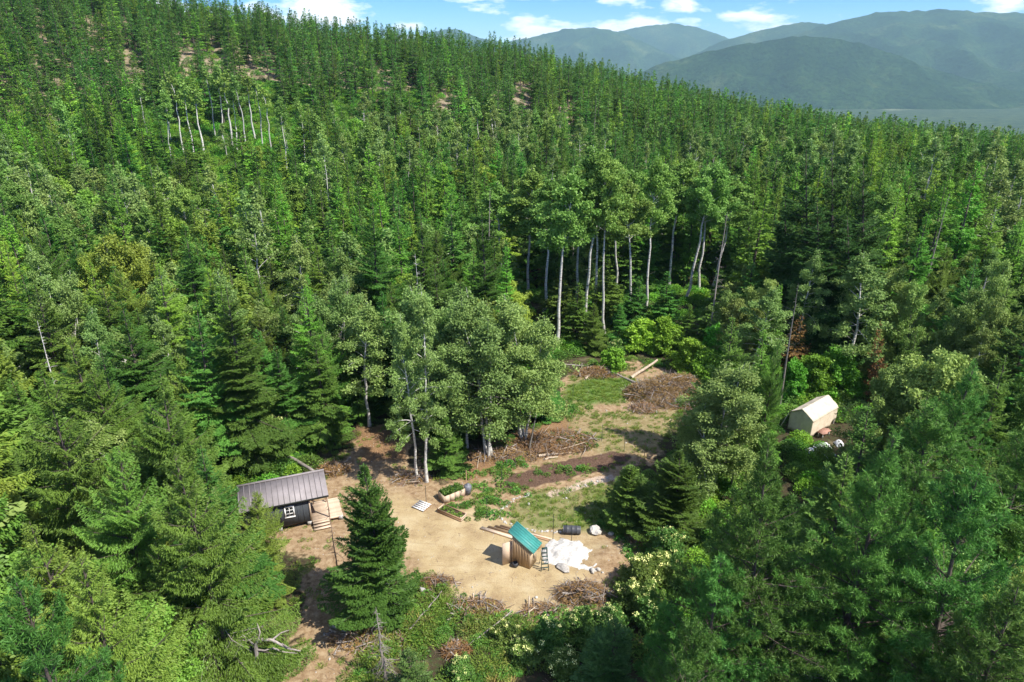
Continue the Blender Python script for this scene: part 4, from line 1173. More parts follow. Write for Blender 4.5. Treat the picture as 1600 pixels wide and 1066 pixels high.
# porch deck beyond the end wall, of planks
dk = None
for y in np.arange(.10, 2.5, .148):
    if dk is None: dk = box('deck_plank', (-.16, y, FZ - .02), (2.28, .138, .038), 'rawwood', cab)
    else: copy_of(dk, cab, (-.16 + random.uniform(-.02, .03), y, FZ - .02 + random.uniform(-.004, .004)))
box('deck_rim', (-.16, .015, FZ - .10), (2.28, .035, .17), 'rawwood', cab)
pp = None
for (x, y, h) in ((0, .06, 2.44), (0, 2.2, 3.1), (-1.0, 2.22, 3.1)):
    pp = box('porch_post', (x, y, FZ + (h - FZ) / 2), (.09, .09, h - FZ), 'rawwood', cab)
for y, hgt in ((.0, 0),):
    box('porch_header', (-.62, .05, 2.40), (1.36, .05, .14), 'rawwood', cab)
for x, y in ((-6.0, .3), (-6.0, 2.0), (-3.7, .3), (-1.5, .3), (.85, .15), (.85, 2.2)):
    box('pier_block', (x, y, .19), (.34, .34, .42), 'greystone', cab)
box('skid', (-3.75, .32, .40 - .06), (4.7, .12, .10), 'brownwood', cab)
st = empty('steps', (0, 0, 0)); st.parent = cab
for k, (yy, zz_) in enumerate(((-.16, .335), (-.42, .225), (-.68, .115))):
    box('tread', (-.66, yy, zz_), (1.24, .27, .045), 'rawwood', st)
    box('riser', (-.66, yy + .115, zz_ - .06), (1.2, .025, .07), 'brownwood', st)
for x in (-1.22, -.10):
    g = Geo(); g.add([[x - .02, 0, FZ - .10], [x + .02, 0, FZ - .10], [x + .02, -.82, 0], [x - .02, -.82, 0], [x - .02, 0, FZ - .36], [x + .02, 0, FZ - .36], [x + .02, -.78, -.02], [x - .02, -.78, -.02]],
                      [[0, 1, 2, 3], [4, 7, 6, 5], [0, 4, 5, 1], [1, 5, 6, 2], [2, 6, 7, 3], [3, 7, 4, 0]])
    geo('stringer', g, ['brownwood'], st)

# ------------------------------------------------------------------ the outhouse
oh = empty('outhouse', (.93, 39.28, ground_z(.9, 39.3)), R_(-29), 'tan board outhouse with steep teal metal roof and open door', 'outhouse')
def oz(x): return 2.16 - x * .55
wx0, wx1, wy = -.72, .62, .50
nb_ = 6
for s_ in (-1, 1):           # side walls of upright boards
    for k in range(nb_):
        a_, b_ = wx0 + (wx1 - wx0) * k / nb_, wx0 + (wx1 - wx0) * (k + 1) / nb_
        y0, y1 = s_ * wy, s_ * (wy - .035 - (k % 2) * .006)
        g = Geo(); V = []
        for x in (a_ + .004, b_ - .004): V += [[x, y0, .02], [x, y1, .02], [x, y1, oz(x) - .03], [x, y0, oz(x) - .03]]
        g.add(V, [[0, 1, 2, 3], [4, 7, 6, 5], [0, 3, 7, 4], [1, 5, 6, 2], [0, 4, 5, 1], [3, 2, 6, 7]])
        geo('wall_board', g, ['tanboard'], oh)
box('back_wall', (wx1 + .022, 0, oz(wx1) / 2 - .02), (.035, 2 * wy + .02, oz(wx1) - .08), 'paleply', oh)
for s_ in (-1, 1): box('corner_post', (wx0 - .022, s_ * (wy - .04), oz(wx0) / 2 - .03), (.04, .09, oz(wx0) - .06), 'paleply', oh)
box('lintel', (wx0 - .02, 0, oz(wx0) - .22), (.036, 2 * wy - .17, .36), 'tanboard', oh)
box('floor', (-.05, 0, .05), (1.26, .9, .06), 'brownwood', oh)
box('bench', (.35, 0, .30), (.48, .9, .46), 'paleply', oh)
dr = box('door', (0, 0, 0), (.035, .78, 1.86), 'rawwood', oh)
dr.location = (wx0 - .28, -wy - .28, .98); dr.rotation_euler = (0, 0, R_(-36))
for z_ in (-.55, .55): box('brace', (-.03, 0, z_), (.02, .74, .10), 'paleply', dr)
g = Geo(); V = []
for x in (-1.02, 1.02): V += [[x, -.62, oz(x)], [x, .62, oz(x)], [x, .62, oz(x) + .05], [x, -.62, oz(x) + .05]]
g.add(V, [[0, 1, 2, 3], [4, 7, 6, 5], [0, 3, 7, 4], [1, 5, 6, 2], [0, 4, 5, 1], [3, 2, 6, 7]])
orf = geo('roof', g, ['roofteal'], oh)
sa = -math.atan(.55)
rib = None
for y in np.linspace(-.58, .58, 6):
    c_ = (0, y, oz(0) + .05 + .016)
    if rib is None: rib = box('roof_rib', c_, (2.04 / math.cos(sa) - .01, .05, .05), 'roofteal', orf, rotm('Y', -sa))
    else: copy_of(rib, orf, c_)
for y in (-.632, .632): box('rake_trim', (0, y, oz(0) + .0), (2.04 / math.cos(sa), .02, .13), 'tealtrim', orf, rotm('Y', -sa))
pot = Geo(); zz_ = np.array([0, .02, .2, .34, .36]); rr = np.array([.01, .17, .20, .21, .17])
pot.tube(np.column_stack([zz_ * 0, zz_ * 0, zz_]), rr, 12)
x, y, z = gp(806, 884)
tag(geo('bucket', pot, ['blackplastic'], None, (0,)), 'small black bucket at the foot of the outhouse side wall', 'bucket').location = (x - .05, y - .1, z)

# ------------------------------------------------------------------ step ladder
ld = empty('step_ladder', (2.28, 38.62, ground_z(2.28, 38.6)), R_(8), 'dark green step ladder standing beside the outhouse', 'ladder')
for s_ in (-1, 1):
    g = Geo(); g.tube([[s_ * .27, -.28, 0], [s_ * .17, .0, 1.72]], .026, 4); geo('front_rail', g, ['ladder'], ld)
    g = Geo(); g.tube([[s_ * .25, .55, 0], [s_ * .15, .06, 1.70]], .020, 4); geo('rear_rail', g, ['ladder'], ld)
for k in range(5):
    f = (k + 1) / 6
    box('rung', (0, -.28 + .28 * f, 1.72 * f), (2 * (.27 - .10 * f), .09, .03), 'ladder', ld)
box('top_cap', (0, .03, 1.74), (.40, .17, .05), 'ladder', ld)
for f in (.3, .65): box('back_brace', (0, .55 - .49 * f, 1.7 * f), (.44 - .18 * f, .02, .025), 'ladder', ld)

# ------------------------------------------------------------------ raised beds, pallet, bin, barrel
def plants(name, n, w, d, h, mat, parent, seed, leaf=(.16, .09)):
    r = np.random.default_rng(seed); g = Geo()
    c = np.column_stack([r.uniform(-w / 2, w / 2, n), r.uniform(-d / 2, d / 2, n), np.zeros(n)])
    J = np.repeat(np.arange(n), 26); m = len(J)
    dr_ = nrm(r.normal(0, 1, (m, 3)) * [1, 1, .6] + [0, 0, .6])
    p = c[J] + r.normal(0, .05, (m, 3)) + np.column_stack([np.zeros(m), np.zeros(m), np.abs(r.normal(0, h * .5, m))])
    g.quads(kites(p, dr_, r.normal(0, .6, (m, 3)) + [0, 0, 1], leaf[0] * r.uniform(.6, 1.4, m), leaf[1] * r.uniform(.6, 1.4, m)), 0, r.random(m))
    o = geo(name, g, [mat], parent); tag(o, None, None, None, 'stuff'); return o
b1 = empty('raised_bed', (-4.97, 47.25, ground_z(-5, 47.2)), R_(35.7), 'tall pale plywood raised bed full of leafy plants', 'planter')
L1, W1, H1 = 1.9, 1.0, .72
pb = None
for k in range(4):
    for s_ in (-1, 1):
        box('side_panel', (-L1 / 2 + L1 * (k + .5) / 4, s_ * W1 / 2, H1 / 2), (L1 / 4 - .035, .035, H1), 'rawwood', b1)
for s_ in (-1, 1): box('end_panel', (s_ * (L1 / 2 + .02), 0, H1 / 2), (.035, W1 + .04, H1 - .01), 'paleply', b1)
for k in range(5):
    for s_ in (-1, 1): box('post', (-L1 / 2 + .03 + (L1 - .06) * k / 4, s_ * (W1 / 2 - .04), H1 / 2 - .02), (.05, .04, H1 - .03), 'brownwood', b1)
box('soil', (0, 0, H1 - .12), (L1 - .04, W1 - .05, .06), 'soilm', b1)
o = plants('leaves', 60, L1 - .2, W1 - .15, .16, 'weed', b1, 5); o.location = (0, 0, H1 - .06)
g = Geo()
for k in range(3):
    a = np.linspace(0, 6.283, 22); g.tube(np.column_stack([(.24 - k * .012) * np.cos(a), (.22 - k * .012) * np.sin(a), .03 + k * .035 + .02 * np.sin(a * 2 + k)]), .018, 5)
hz = tag(geo('hose_coil', g, ['hose'], None, (0,)), 'coil of green hose lying on the tall raised bed', 'hose'); hz.location = (-4.85, 47.42, ground_z(-5, 47.2) + H1 + .02); hz.rotation_euler = (.25, .1, 0)
b2 = empty('raised_bed', (-4.75, 44.88, ground_z(-4.7, 44.9)), R_(-33), 'low brown plank raised bed with sparse seedlings', 'planter')
L2, W2 = 2.35, .78
for z_ in (.09, .27):
    for s_ in (-1, 1): box('plank', (0, s_ * W2 / 2, z_), (L2, .04, .168), 'brownwood', b2)
    for s_ in (-1, 1): box('end_plank', (s_ * (L2 / 2 - .022), 0, z_), (.04, W2 - .045, .168), 'rawwood', b2)
for s_ in (-1, 1):
    for t_ in (-1, 1): box('corner_post', (s_ * (L2 / 2 - .075), t_ * (W2 / 2 - .055), .21), (.06, .06, .42), 'rawwood', b2)
box('soil', (0, 0, .13), (L2 - .1, W2 - .06, .10), 'soilm', b2)
o = plants('seedlings', 26, L2 - .3, W2 - .25, .08, 'weed', b2, 6, (.10, .06)); o.location = (0, 0, .19)
bn = empty('plastic_bin', (-3.75, 47.75, ground_z(-3.8, 47.7)), 0, 'upright grey plastic bin behind the end of the tall raised bed', 'bin')
g = Geo(); z_ = np.array([0, .03, .5, .8, .82, .9, .98, 1.0]); r_ = np.array([.02, .30, .33, .31, .27, .16, .13, .01])
g.tube(np.column_stack([z_ * .12, z_ * 0, z_]), r_, 14); geo('body', g, ['greyplastic'], bn, (0,))
g = Geo(); a = np.linspace(0, 6.283, 16); g.tube(np.column_stack([.34 * np.cos(a) + .06, .34 * np.sin(a), a * 0 + .5]), .02, 5); geo('rim', g, ['blackplastic'], bn)
pl = empty('pallet', (-7.30, 45.92, ground_z(-7.3, 45.9)), R_(-31), 'white weathered wooden pallet lying on the bare earth', 'pallet')
for k in range(5): box('slat', (0, -.46 + k * .23, .118), (1.18, .135, .02), 'whitepaint', pl)
for x in (-.55, 0, .55): box('bearer', (x, 0, .06), (.05, 1.04, .09), 'brownwood', pl)
for k in range(3): box('bottom_slat', (0, -.42 + k * .42, .006), (1.16, .10, .016), 'brownwood', pl)
br = empty('barrel', (4.56, 42.55, ground_z(4.5, 42.5)), R_(-4), 'dark grey plastic barrel lying on its side by the white lime', 'barrel')
g = Geo(); xs_ = np.array([-.66, -.655, -.62, -.40, -.37, -.34, -.02, .01, .04, .34, .37, .40, .62, .655, .66]); r_ = np.array([.01, .27, .31, .325, .345, .325, .33, .35, .33, .325, .345, .325, .31, .27, .01])
g.tube(np.column_stack([xs_, xs_ * 0, xs_ * 0 + .32]), r_, 18); geo('body', g, ['blackplastic'], br, (0,))
for s_ in (-1, 1):
    g = Geo(); a = np.linspace(0, 6.283, 18); g.tube(np.column_stack([a * 0 + s_ * .645, .285 * np.cos(a), .285 * np.sin(a) + .32]), .018, 5); geo('rim', g, ['greyplastic'], br)

# ------------------------------------------------------------------ boards behind the outhouse
def board(pa, pb_, w, t, lift, mat, lab):
    (xa, ya, za), (xb, yb_, zb_) = gp(*pa), gp(*pb_)
    L_ = math.hypot(xb - xa, yb_ - ya)
    o = box('board', ((xa + xb) / 2, (ya + yb_) / 2, max(za, zb_) + lift + t / 2 + .02), (L_, w, t), mat)
    o.rotation_euler = (random.uniform(-.02, .02), 0, math.atan2(yb_ - ya, xb - xa))
    tag(o, lab, 'board', 'boards lying behind the outhouse')
board((752, 826), (806, 843), .26, .10, .02, 'rawwood', 'thick pale board closest to the outhouse, its end on the bare earth')
board((763, 824), (846, 848), .16, .08, .00, 'brownwood', 'brown board next to the thick pale board behind the outhouse')
board((774, 823), (858, 846), .14, .08, .00, 'brownwood', 'longest brown board reaching out past the outhouse towards the lime')
board((815, 833), (862, 845), .14, .06, .09, 'rawwood', 'pale board lying on top of the longest brown board')
board((782, 822), (830, 834), .12, .06, .0, 'brownwood', 'thin dark board along the stone edging side of the stack')
for px, py in ((800, 846), (842, 856)):
    x, y, z = gp(px, py); o = box('timber_block', (x, y, z + .07), (.5, .14, .14), 'brownwood'); o.rotation_euler = (0, 0, .9)
    tag(o, 'short timber block under the %s end of the boards by the outhouse' % ('left' if px < 820 else 'right'), 'block')

# ------------------------------------------------------------------ stones and lime
def rock_geo(seed, n=10):
    """lumpy stone, radius about 1"""
    bm = bmesh.new(); bmesh.ops.create_icosphere(bm, subdivisions=2, radius=1.0)
    r = random.Random(seed); off = Vector((r.uniform(0, 50), r.uniform(0, 50), r.uniform(0, 50)))
    for v in bm.verts:
        f = 1 + .55 * noise.noise(v.co * .9 + off) + .28 * noise.noise(v.co * 2.3 + off)
        v.co = Vector((v.co.x * f, v.co.y * f * .85, v.co.z * f * .72))
    me = bpy.data.meshes.new('stone'); bm.to_mesh(me); bm.free(); return me
ROCKS = {k: [] for k in ('whitestone', 'greystone')}
for k in ROCKS:
    for s_ in range(5):
        me = rock_geo(s_ + (10 if k == 'greystone' else 0)); me.materials.append(M[k]); ROCKS[k].append(me)
def stone(x, y, z, r_, mat='whitestone', parent=None, name='stone'):
    o = link(name, random.choice(ROCKS[mat]), parent); o.location = (x, y, z + r_ * .3)
    o.scale = (r_ * random.uniform(.85, 1.2), r_ * random.uniform(.85, 1.15), r_ * random.uniform(.75, 1.05)); o.rotation_euler = (0, 0, random.uniform(0, 6.28)); return o
def arc(name, pts, step, r_, label, cat, jit=.07):
    root = empty(name, gp(*pts[0]), 0, label, cat)
    W = [gp(*p) for p in pts]; ox, oy, oz_ = W[0]
    for (xa, ya, za), (xb, yb_, zb_) in zip(W[:-1], W[1:]):
        L_ = math.hypot(xb - xa, yb_ - ya); n_ = max(1, int(L_ / step))
        for k in range(n_):
            f = (k + random.uniform(.2, .8)) / n_
            for q in range(random.choice((1, 1, 2))):
                x, y = xa + (xb - xa) * f + random.gauss(0, jit), ya + (yb_ - ya) * f + random.gauss(0, jit)
                stone(x - ox, y - oy, ground_z(x, y) - oz_, r_ * random.uniform(.55, 1.25), 'whitestone', root)
arc('stone_edging', [(826, 776), (805, 778), (800, 785), (793, 789), (786, 794), (781, 802), (782, 810), (788, 816), (798, 821), (812, 824), (822, 826), (836, 830), (848, 831), (860, 830), (876, 832)], .17, .095,
    'curved edging of small white stones round the grassy plot', 'stone edging')
arc('stone_edging', [(886, 768), (896, 763), (908, 761), (920, 757), (936, 752), (952, 746)], .24, .10, 'short straight line of white stones along the pale garden path', 'stone edging', .10)
for px, py, r_, mt, lb in [(825, 774, .22, 'whitestone', 'white stone heading the curved stone edging'), (930, 832, .52, 'whitestone', 'big cream boulder right of the dark barrel'), (880, 889, .44, 'whitestone', 'broad white boulder at the foot of the lime pile'),
                           (926, 893, .24, 'whitestone', 'white rock between the lime pile and the brush'), (935, 892, .18, 'whitestone', 'small white rock at the right tip of the lime pile'), (955, 835, .22, 'greystone', 'grey rock at the edge of the grass right of the cream boulder'),
                           (524, 978, .42, 'greystone', 'pale grey boulder beside the dirt track under the young fir'), (826, 788, .13, 'whitestone', 'small white stone lying inside the stone edging'), (660, 925, .20, 'greystone', 'grey stone at the lower edge of the bare pad'),
                           (756, 970, .16, 'whitestone', 'small pale stone below the bare pad'), (690, 900, .10, 'whitestone', 'small pale stone on the bare pad near the young fir'), (838, 935, .12, 'whitestone', 'small white stone on the bare pad below the outhouse'),
                           (668, 968, .16, 'greystone', 'grey stone among twigs left of the bare pad'), (700, 1052, .16, 'whitestone', 'white stone in the weeds at the bottom of the view'), (515, 1030, .10, 'whitestone', 'small white stone on the dirt track')]:
    x, y, z = gp(px, py); tag(stone(x, y, z, r_, mt, None, 'boulder' if r_ > .3 else 'stone'), lb, 'stone')
# spread heap of white lime
LP = [ground_pt(*p) for p in [(842, 862), (858, 846), (880, 838), (905, 846), (924, 864), (912, 882), (935, 889), (938, 897), (915, 894), (895, 888), (870, 884), (852, 880)]]
X, Y = np.meshgrid(np.arange(1.2, 7.6, .085), np.arange(37.2, 43, .085))
dd = sdist(LP, X, Y) + (fbm(X / .5, Y / .5, 4) - .5) * .85
hh = smooth(0, 1.1, dd) * .30 * (.4 + 1.1 * fbm(X / .7, Y / .7, 4)) + (fbm(X / .25, Y / .25, 4) - .5) * .10 * smooth(0, .3, dd)
base_ = np.vectorize(ground_z)(X, Y)
Z = base_ + np.where(dd > 0, hh + .012, -.15)
kq = (dd[:-1, :-1] > -.05) & (dd[1:, 1:] > -.05) & (dd[1:, :-1] > -.05) & (dd[:-1, 1:] > -.05)
ii = np.arange(X.size).reshape(X.shape); q = np.stack([ii[:-1, :-1], ii[:-1, 1:], ii[1:, 1:], ii[1:, :-1]], -1)[kq]
g = Geo(); g.add(np.column_stack([X.ravel(), Y.ravel(), Z.ravel()]), q)
tag(geo('white_lime', g, ['lime'], None, (0,)), 'spread heap of white lime beside the outhouse', None, None, 'stuff')

# ------------------------------------------------------------------ stakes
def stake(px, py, h, lab, mat='darkmetal', r_=.022, lean=(0, 0)):
    x, y, z = gp(px, py); g = Geo(); g.tube([[0, 0, -.1], [lean[0] * h, lean[1] * h, h]], r_, 5, 0, True)
    o = tag(geo('garden_stake', g, [mat]), lab, 'stake', 'thin garden stakes'); o.location = (x, y, z)
stake(666, 785, 1.6, 'thin dark stake standing behind the white pallet')
stake(729, 760, 1.6, 'thin dark stake behind the grey plastic bin', 'brownwood', .04)
stake(784, 756, 1.7, 'thin dark stake at the near end of the dark garden bed')
stake(761, 814, 2.2, 'thin dark stake between the low raised bed and the stone edging')
stake(864, 843, 2.3, 'thin dark stake behind the white lime heap')
stake(893, 846, 1.3, 'thin stake standing in the back of the white lime')
stake(940, 690, 1.8, 'thin stake in the bare field beyond the garden bed')
stake(975, 705, 2.0, 'thin stake in the bare field behind the small fir')
stake(895, 620, 1.6, 'thin stake at the edge of the grassy patch')
stake(1006, 722, 2.2, 'thin stake right of the small fir tip', 'brownwood', .03)

# ------------------------------------------------------------------ logs, brush, snags
def log(pa, pb_, ra, rb, mat, lab, za=None, zb_=None, kink=.1, nm='fallen_log', cat='log'):
    A_, B_ = np.array(gp(*pa)), np.array(gp(*pb_))
    if za is not None:
        x, y = ground_pt(pa[0], pa[1], za); A_ = np.array([x, y, za])
    if zb_ is not None:
        x, y = ground_pt(pb_[0], pb_[1], zb_); B_ = np.array([x, y, zb_])
    A_[2] += ra * .8; B_[2] += rb * .8
    t = np.linspace(0, 1, 7); r = np.random.default_rng(int(pa[0] * 7 + pa[1])); L_ = np.linalg.norm(B_ - A_)
    pts = A_ + (B_ - A_) * t[:, None] + np.column_stack([r.normal(0, kink * .12 * L_ ** .5, (7, 2)), r.normal(0, .03, 7)])
    c0 = pts[0].copy(); g = Geo(); g.tube(pts - c0, np.linspace(ra, rb, 7), 8, 0, True)
    for k in range(4):
        f = r.uniform(.15, .9); b = A_ + (B_ - A_) * f - c0; dv = nrm(r.normal(0, 1, 3) + [0, 0, .4]); g.tube([b, b + dv * r.uniform(.2, .5)], [.025, .008], 4)
    o = tag(geo(nm, g, [mat], None, (0,)), lab, cat); o.location = c0
log((963, 585), (1014, 612), .11, .20, 'deadw', 'long grey log sloping down into the big brush pile')
log((986, 592), (1027, 564), .20, .12, 'palelog', 'peeled cream log leaning out of the back of the big brush pile', None, .9)
log((914, 594), (934, 576), .14, .09, 'palelog', 'short white log at the small brush pile by the grass')
log((880, 570), (926, 574), .10, .08, 'deadw', 'grey stem lying along the far edge of the grass')
log((842, 714), (893, 709), .13, .09, 'palelog', 'pale straight log at the edge of the brown garden debris')
log((850, 719), (872, 714), .10, .08, 'palelog', 'short pale log beside the straight log by the garden debris')
log((446, 712), (492, 739), .20, .13, 'deadw', 'grey fallen log behind the cabin roof', .3, .9)
log((548, 716), (530, 731), .09, .08, 'palelog', 'thin pale log by the path behind the cabin')
log((1000, 606), (1095, 604), .10, .07, 'deadw', 'long thin stem lying across the big brush pile', 1.0, .9)
log((1060, 590), (1110, 582), .08, .04, 'deadw', 'thin bare stem poking right out of the big brush pile', .9, 1.0)
log((782, 700), (830, 712), .10, .07, 'palelog', 'thin light log under the wide birch at the garden edge')
log((1271, 698), (1294, 717), .06, .05, 'whitepaint', 'white pole lying on the ground in front of the canvas tent', .5, .2, .01, 'pole', 'pole')
log((640, 985), (690, 925), .06, .03, 'deadw', 'thin bare stem lying in the weeds left of the bare pad', .2, .5)
log((745, 1000), (800, 955), .05, .03, 'deadw', 'thin bare stem leaning over the weeds below the bare pad', .2, .7)

def brush(px, py, rx, ry, h, n, seed, label, leafy=1.0, mats=('twig', 'deadleaf'), big=10, rz=0.):
    x, y, z = gp(px, py)
    root = empty('brush_pile', (x, y, z), rz, label, 'brush pile')
    r = np.random.default_rng(seed)
    def dome(n_):
        a = r.random(n_) * 6.283; q = np.sqrt(r.random(n_))
        lump = .7 + .6 * vnoise(3 + q * np.cos(a) * 2.2 + seed, 3 + q * np.sin(a) * 2.2)
        return np.column_stack([q * np.cos(a) * rx, q * np.sin(a) * ry, h * (1 - q ** 1.6) * r.random(n_) ** .35 * lump])
    g = Geo(); C_ = dome(n)
    for k in range(n):
        a = r.random() * 6.283; L_ = r.uniform(.5, 1.7) * min(1, (rx + ry) / 3 + .3); el_ = r.normal(.12, .48)
        d = np.array([math.cos(a) * math.cos(el_), math.sin(a) * math.cos(el_), math.sin(el_)]) * L_ / 2
        c = C_[k]; mid = c + r.normal(0, .09, 3)
        p0, p1 = c - d, c + d
        p0[2] = max(p0[2], .01); p1[2] = max(p1[2], .01)
        g.tube([p0, mid, p1], np.array([1.3, 1, .4]) * (r.uniform(.008, .022) if r.random() < .8 else r.uniform(.025, .045)), 3, int(r.random() < .52))
    o = geo('twigs', g, [mats[0], 'deadw'], root); o['kind'] = 'stuff'
    m = int(n * 14 * leafy)
    if m:
        g = Geo(); p = dome(m); d = nrm(r.normal(0, 1, (m, 3)) * [1, 1, .5])
        g.quads(kites(p + [0, 0, .03], d, r.normal(0, .7, (m, 3)) + [0, 0, 1], r.uniform(.12, .36, m), r.uniform(.02, .07, m)), 0, np.clip(r.normal(.5, .25, m), 0, 1))
        o = geo('dry_needles', g, [mats[1]], root); o['kind'] = 'stuff'
    for k in range(big):
        a = r.random() * 6.283; c = dome(1)[0]; L_ = r.uniform(1.0, 2.6) * min(1, (rx + ry) / 5 + .25)
        d = np.array([math.cos(a), math.sin(a), r.normal(.05, .2)]) * L_ / 2; gb = Geo()
        p0, p1 = c - d, c + d; p0[2] = max(p0[2], .03); p1[2] = max(p1[2], .03)
        gb.tube(np.array([p0, c + r.normal(0, .06, 3), p1]), [r.uniform(.04, .08), .045, .02], 5, 0, True)
        geo('branch', gb, ['deadw' if r.random() < .6 else 'palelog'], root)
    return root
brush(1045, 618, 5.0, 3.4, 2.7, 760, 1, 'big reddish-brown brush pile at the far edge of the clearing', 1.2, big=26)
brush(932, 584, 2.7, 1.5, .75, 200, 2, 'smaller brown brush pile left of the big one by the grass', 1.4)
brush(868, 694, 3.8, 2.2, .45, 330, 3, 'wide low spread of twigs and debris behind the garden bed', 1.1, big=14)
brush(790, 712, 3.6, 1.5, .40, 260, 4, 'low twig litter under the wide birch', .7, big=10)
brush(642, 748, 1.7, 1.0, .65, 150, 5, 'stick pile at the foot of the twin birches', .5, big=10)
brush(908, 934, 1.8, 1.2, 1.0, 220, 6, 'tangled brown root pile below the lime heap', .7, big=12)
brush(1006, 852, 1.3, .9, .6, 110, 7, 'small brown twig heap beside the white flowering bush', .7, big=4)
brush(745, 952, 1.9, .9, .5, 160, 8, 'grey twig heap on the lower bank of the bare pad', .6, big=8)
brush(575, 995, 2.4, 1.4, .5, 260, 9, 'dry twigs heaped under the young fir beside the track', .6, big=10)
brush(715, 1018, 1.0, .7, .45, 80, 10, 'rust-coloured dead branch heap in the weeds at the bottom of the view', 2.2, ('twig', 'deadleaf'), 5)
brush(520, 735, 1.5, 1.2, .7, 140, 11, 'reddish brush heap behind the cabin porch', 1.6, big=5)
brush(684, 912, 1.2, .6, .4, 70, 12, 'dry debris along the left bank of the bare pad', .6, big=6)
brush(1005, 640, 1.5, 1.1, .8, 120, 13, 'dark root clump in front of the big brush pile', .5, big=5)
brush(850, 955, 1.6, .6, .35, 70, 14, 'thin brown debris along the lower rim of the bare pad', .5, big=6)

def snag(px, py, h, label, seed, mat='deadw', r0=.10, lean=(0, 0), twigs=40, tl=1.0, droop=-.3, t0=.25, hero_z=None):
    x, y = ground_pt(px, py); z = float(terrain(x, y)) if hero_z is None else hero_z
    if y < 85: z = ground_z(x, y)
    r = np.random.default_rng(seed)
    root = empty('dead_tree', (x, y, z - .05), 0, label, 'dead tree')
    t = np.linspace(0, 1, 8); P = np.column_stack([lean[0] * h * t + np.cumsum(r.normal(0, .03, 8)), lean[1] * h * t + np.cumsum(r.normal(0, .03, 8)), h * t])
    g = Geo(); g.tube(P, np.maximum(r0 * (1 - t * .9), .012), 7, 0); geo('trunk', g, [mat], root, (0,))
    g = Geo()
    for k in range(twigs):
        f = r.uniform(t0, .98); b = np.array([np.interp(f, t, P[:, c]) for c in range(3)]); a = r.random() * 6.28; L_ = tl * r.uniform(.4, 1.1) * (1.15 - f)
        e = b + np.array([math.cos(a), math.sin(a), droop + r.normal(0, .2)]) * L_; mid = (b + e) / 2 + [0, 0, .08 * L_]
        g.tube([b, mid, e], [.022, .014, .004], 3)
        for q in range(3):
            c = b + (e - b) * r.uniform(.4, .9); g.tube([c, c + nrm(r.normal(0, 1, 3) + [math.cos(a), math.sin(a), -.5]) * L_ * .35], [.009, .003], 3)
    if twigs: o = geo('branches', g, [mat], root); o['kind'] = 'stuff'
snag(529, 908, 7.0, 'thin dark dead pole-like fir left of the young fir', 1, 'twig', .055, (-.02, .0), 46, .8, -.35, .05)
snag(604, 1062, 5.5, 'grey dead fir with drooping twigs below the young fir', 2, 'deadw', .09, (-.04, .0), 90, 1.1, -.7, .1)
snag(826, 706, 5.2, 'leaning dead brown trunk at the right of the wide birch', 3, 'gbark', .11, (.20, .15), 6, .5)
snag(757, 722, 1.1, 'short pale broken stump in the twig litter', 4, 'deadw', .09, (.03, 0), 0)
snag(752, 722, .9, 'shorter pale stump beside the broken stump in the litter', 5, 'deadw', .07, (-.03, 0), 0)
snag(791, 726, .9, 'pale stub standing by the thin light log', 6, 'deadw', .07, (.0, 0), 0)
snag(1140, 770, 8.5, 'bare grey dead stem right of the full leafy birch', 7, 'deadw', .09, (.03, .03), 40, 1.3, -.2, .2)
snag(1395, 700, 6.5, 'grey twiggy dead tree right of the canvas tent', 8, 'deadw', .10, (-.10, .0), 90, 1.6, -.25, .1)
def snag_top(px, py, h, *a, **k):
    x, y = under_top(px, py, h); bx_, by_, _ = proj(x, y, 0.0); snag(float(bx_), float(by_), h + max(0, 0), *a, **k)
for px, py, h, lb, mt in [(1471, 378, 12, 'leaning white dead trunk standing out among the right crowns', 'wbark'), (655, 395, 15, 'bare white dead top sticking out above the birches', 'wbark'), (760, 385, 14.5, 'bare twiggy grey top above the wide birch', 'deadw'),
                          (60, 500, 13, 'pale bare birch stem at the left edge', 'wbark'), (478, 470, 13, 'thin pale dead stem among the firs behind the cabin', 'deadw'), (1250, 440, 14, 'tall brown dead stem between the dark firs', 'gbark')]:
    snag_top(px, py, h, lb, int(px), mt, .13, (.06 if px > 1400 else -.02, .0), 24, 1.2, .25, .45)
for px, py, h, lb in [(82, 152, 16, 'pale leaning dead stem at the far left of the hillside'), (492, 240, 11, 'grey broken stub left of the middle of the forest'), (340, 412, 13, 'grey dead tree among the crowns right of the large round one'), (535, 428, 14, 'thin grey stem behind the pale birch crown'),
                      (759, 292, 18, 'thin dead tree left of the aspen row'), (1130, 330, 18, 'grey dead spire at the right end of the aspen row'), (650, 205, 19, 'grey dead spire in the middle of the forest'), (1480, 300, 19, 'bare dead top in the flat forest at the right'), (230, 260, 17, 'bare dead top below the grove of white stems'), (930, 150, 18, 'dead grey top below the end of the hill')]:
    snag_top(px, py, h, lb, int(px), 'deadw', .15, (.03, .0), 40, 1.6, .0, .2)
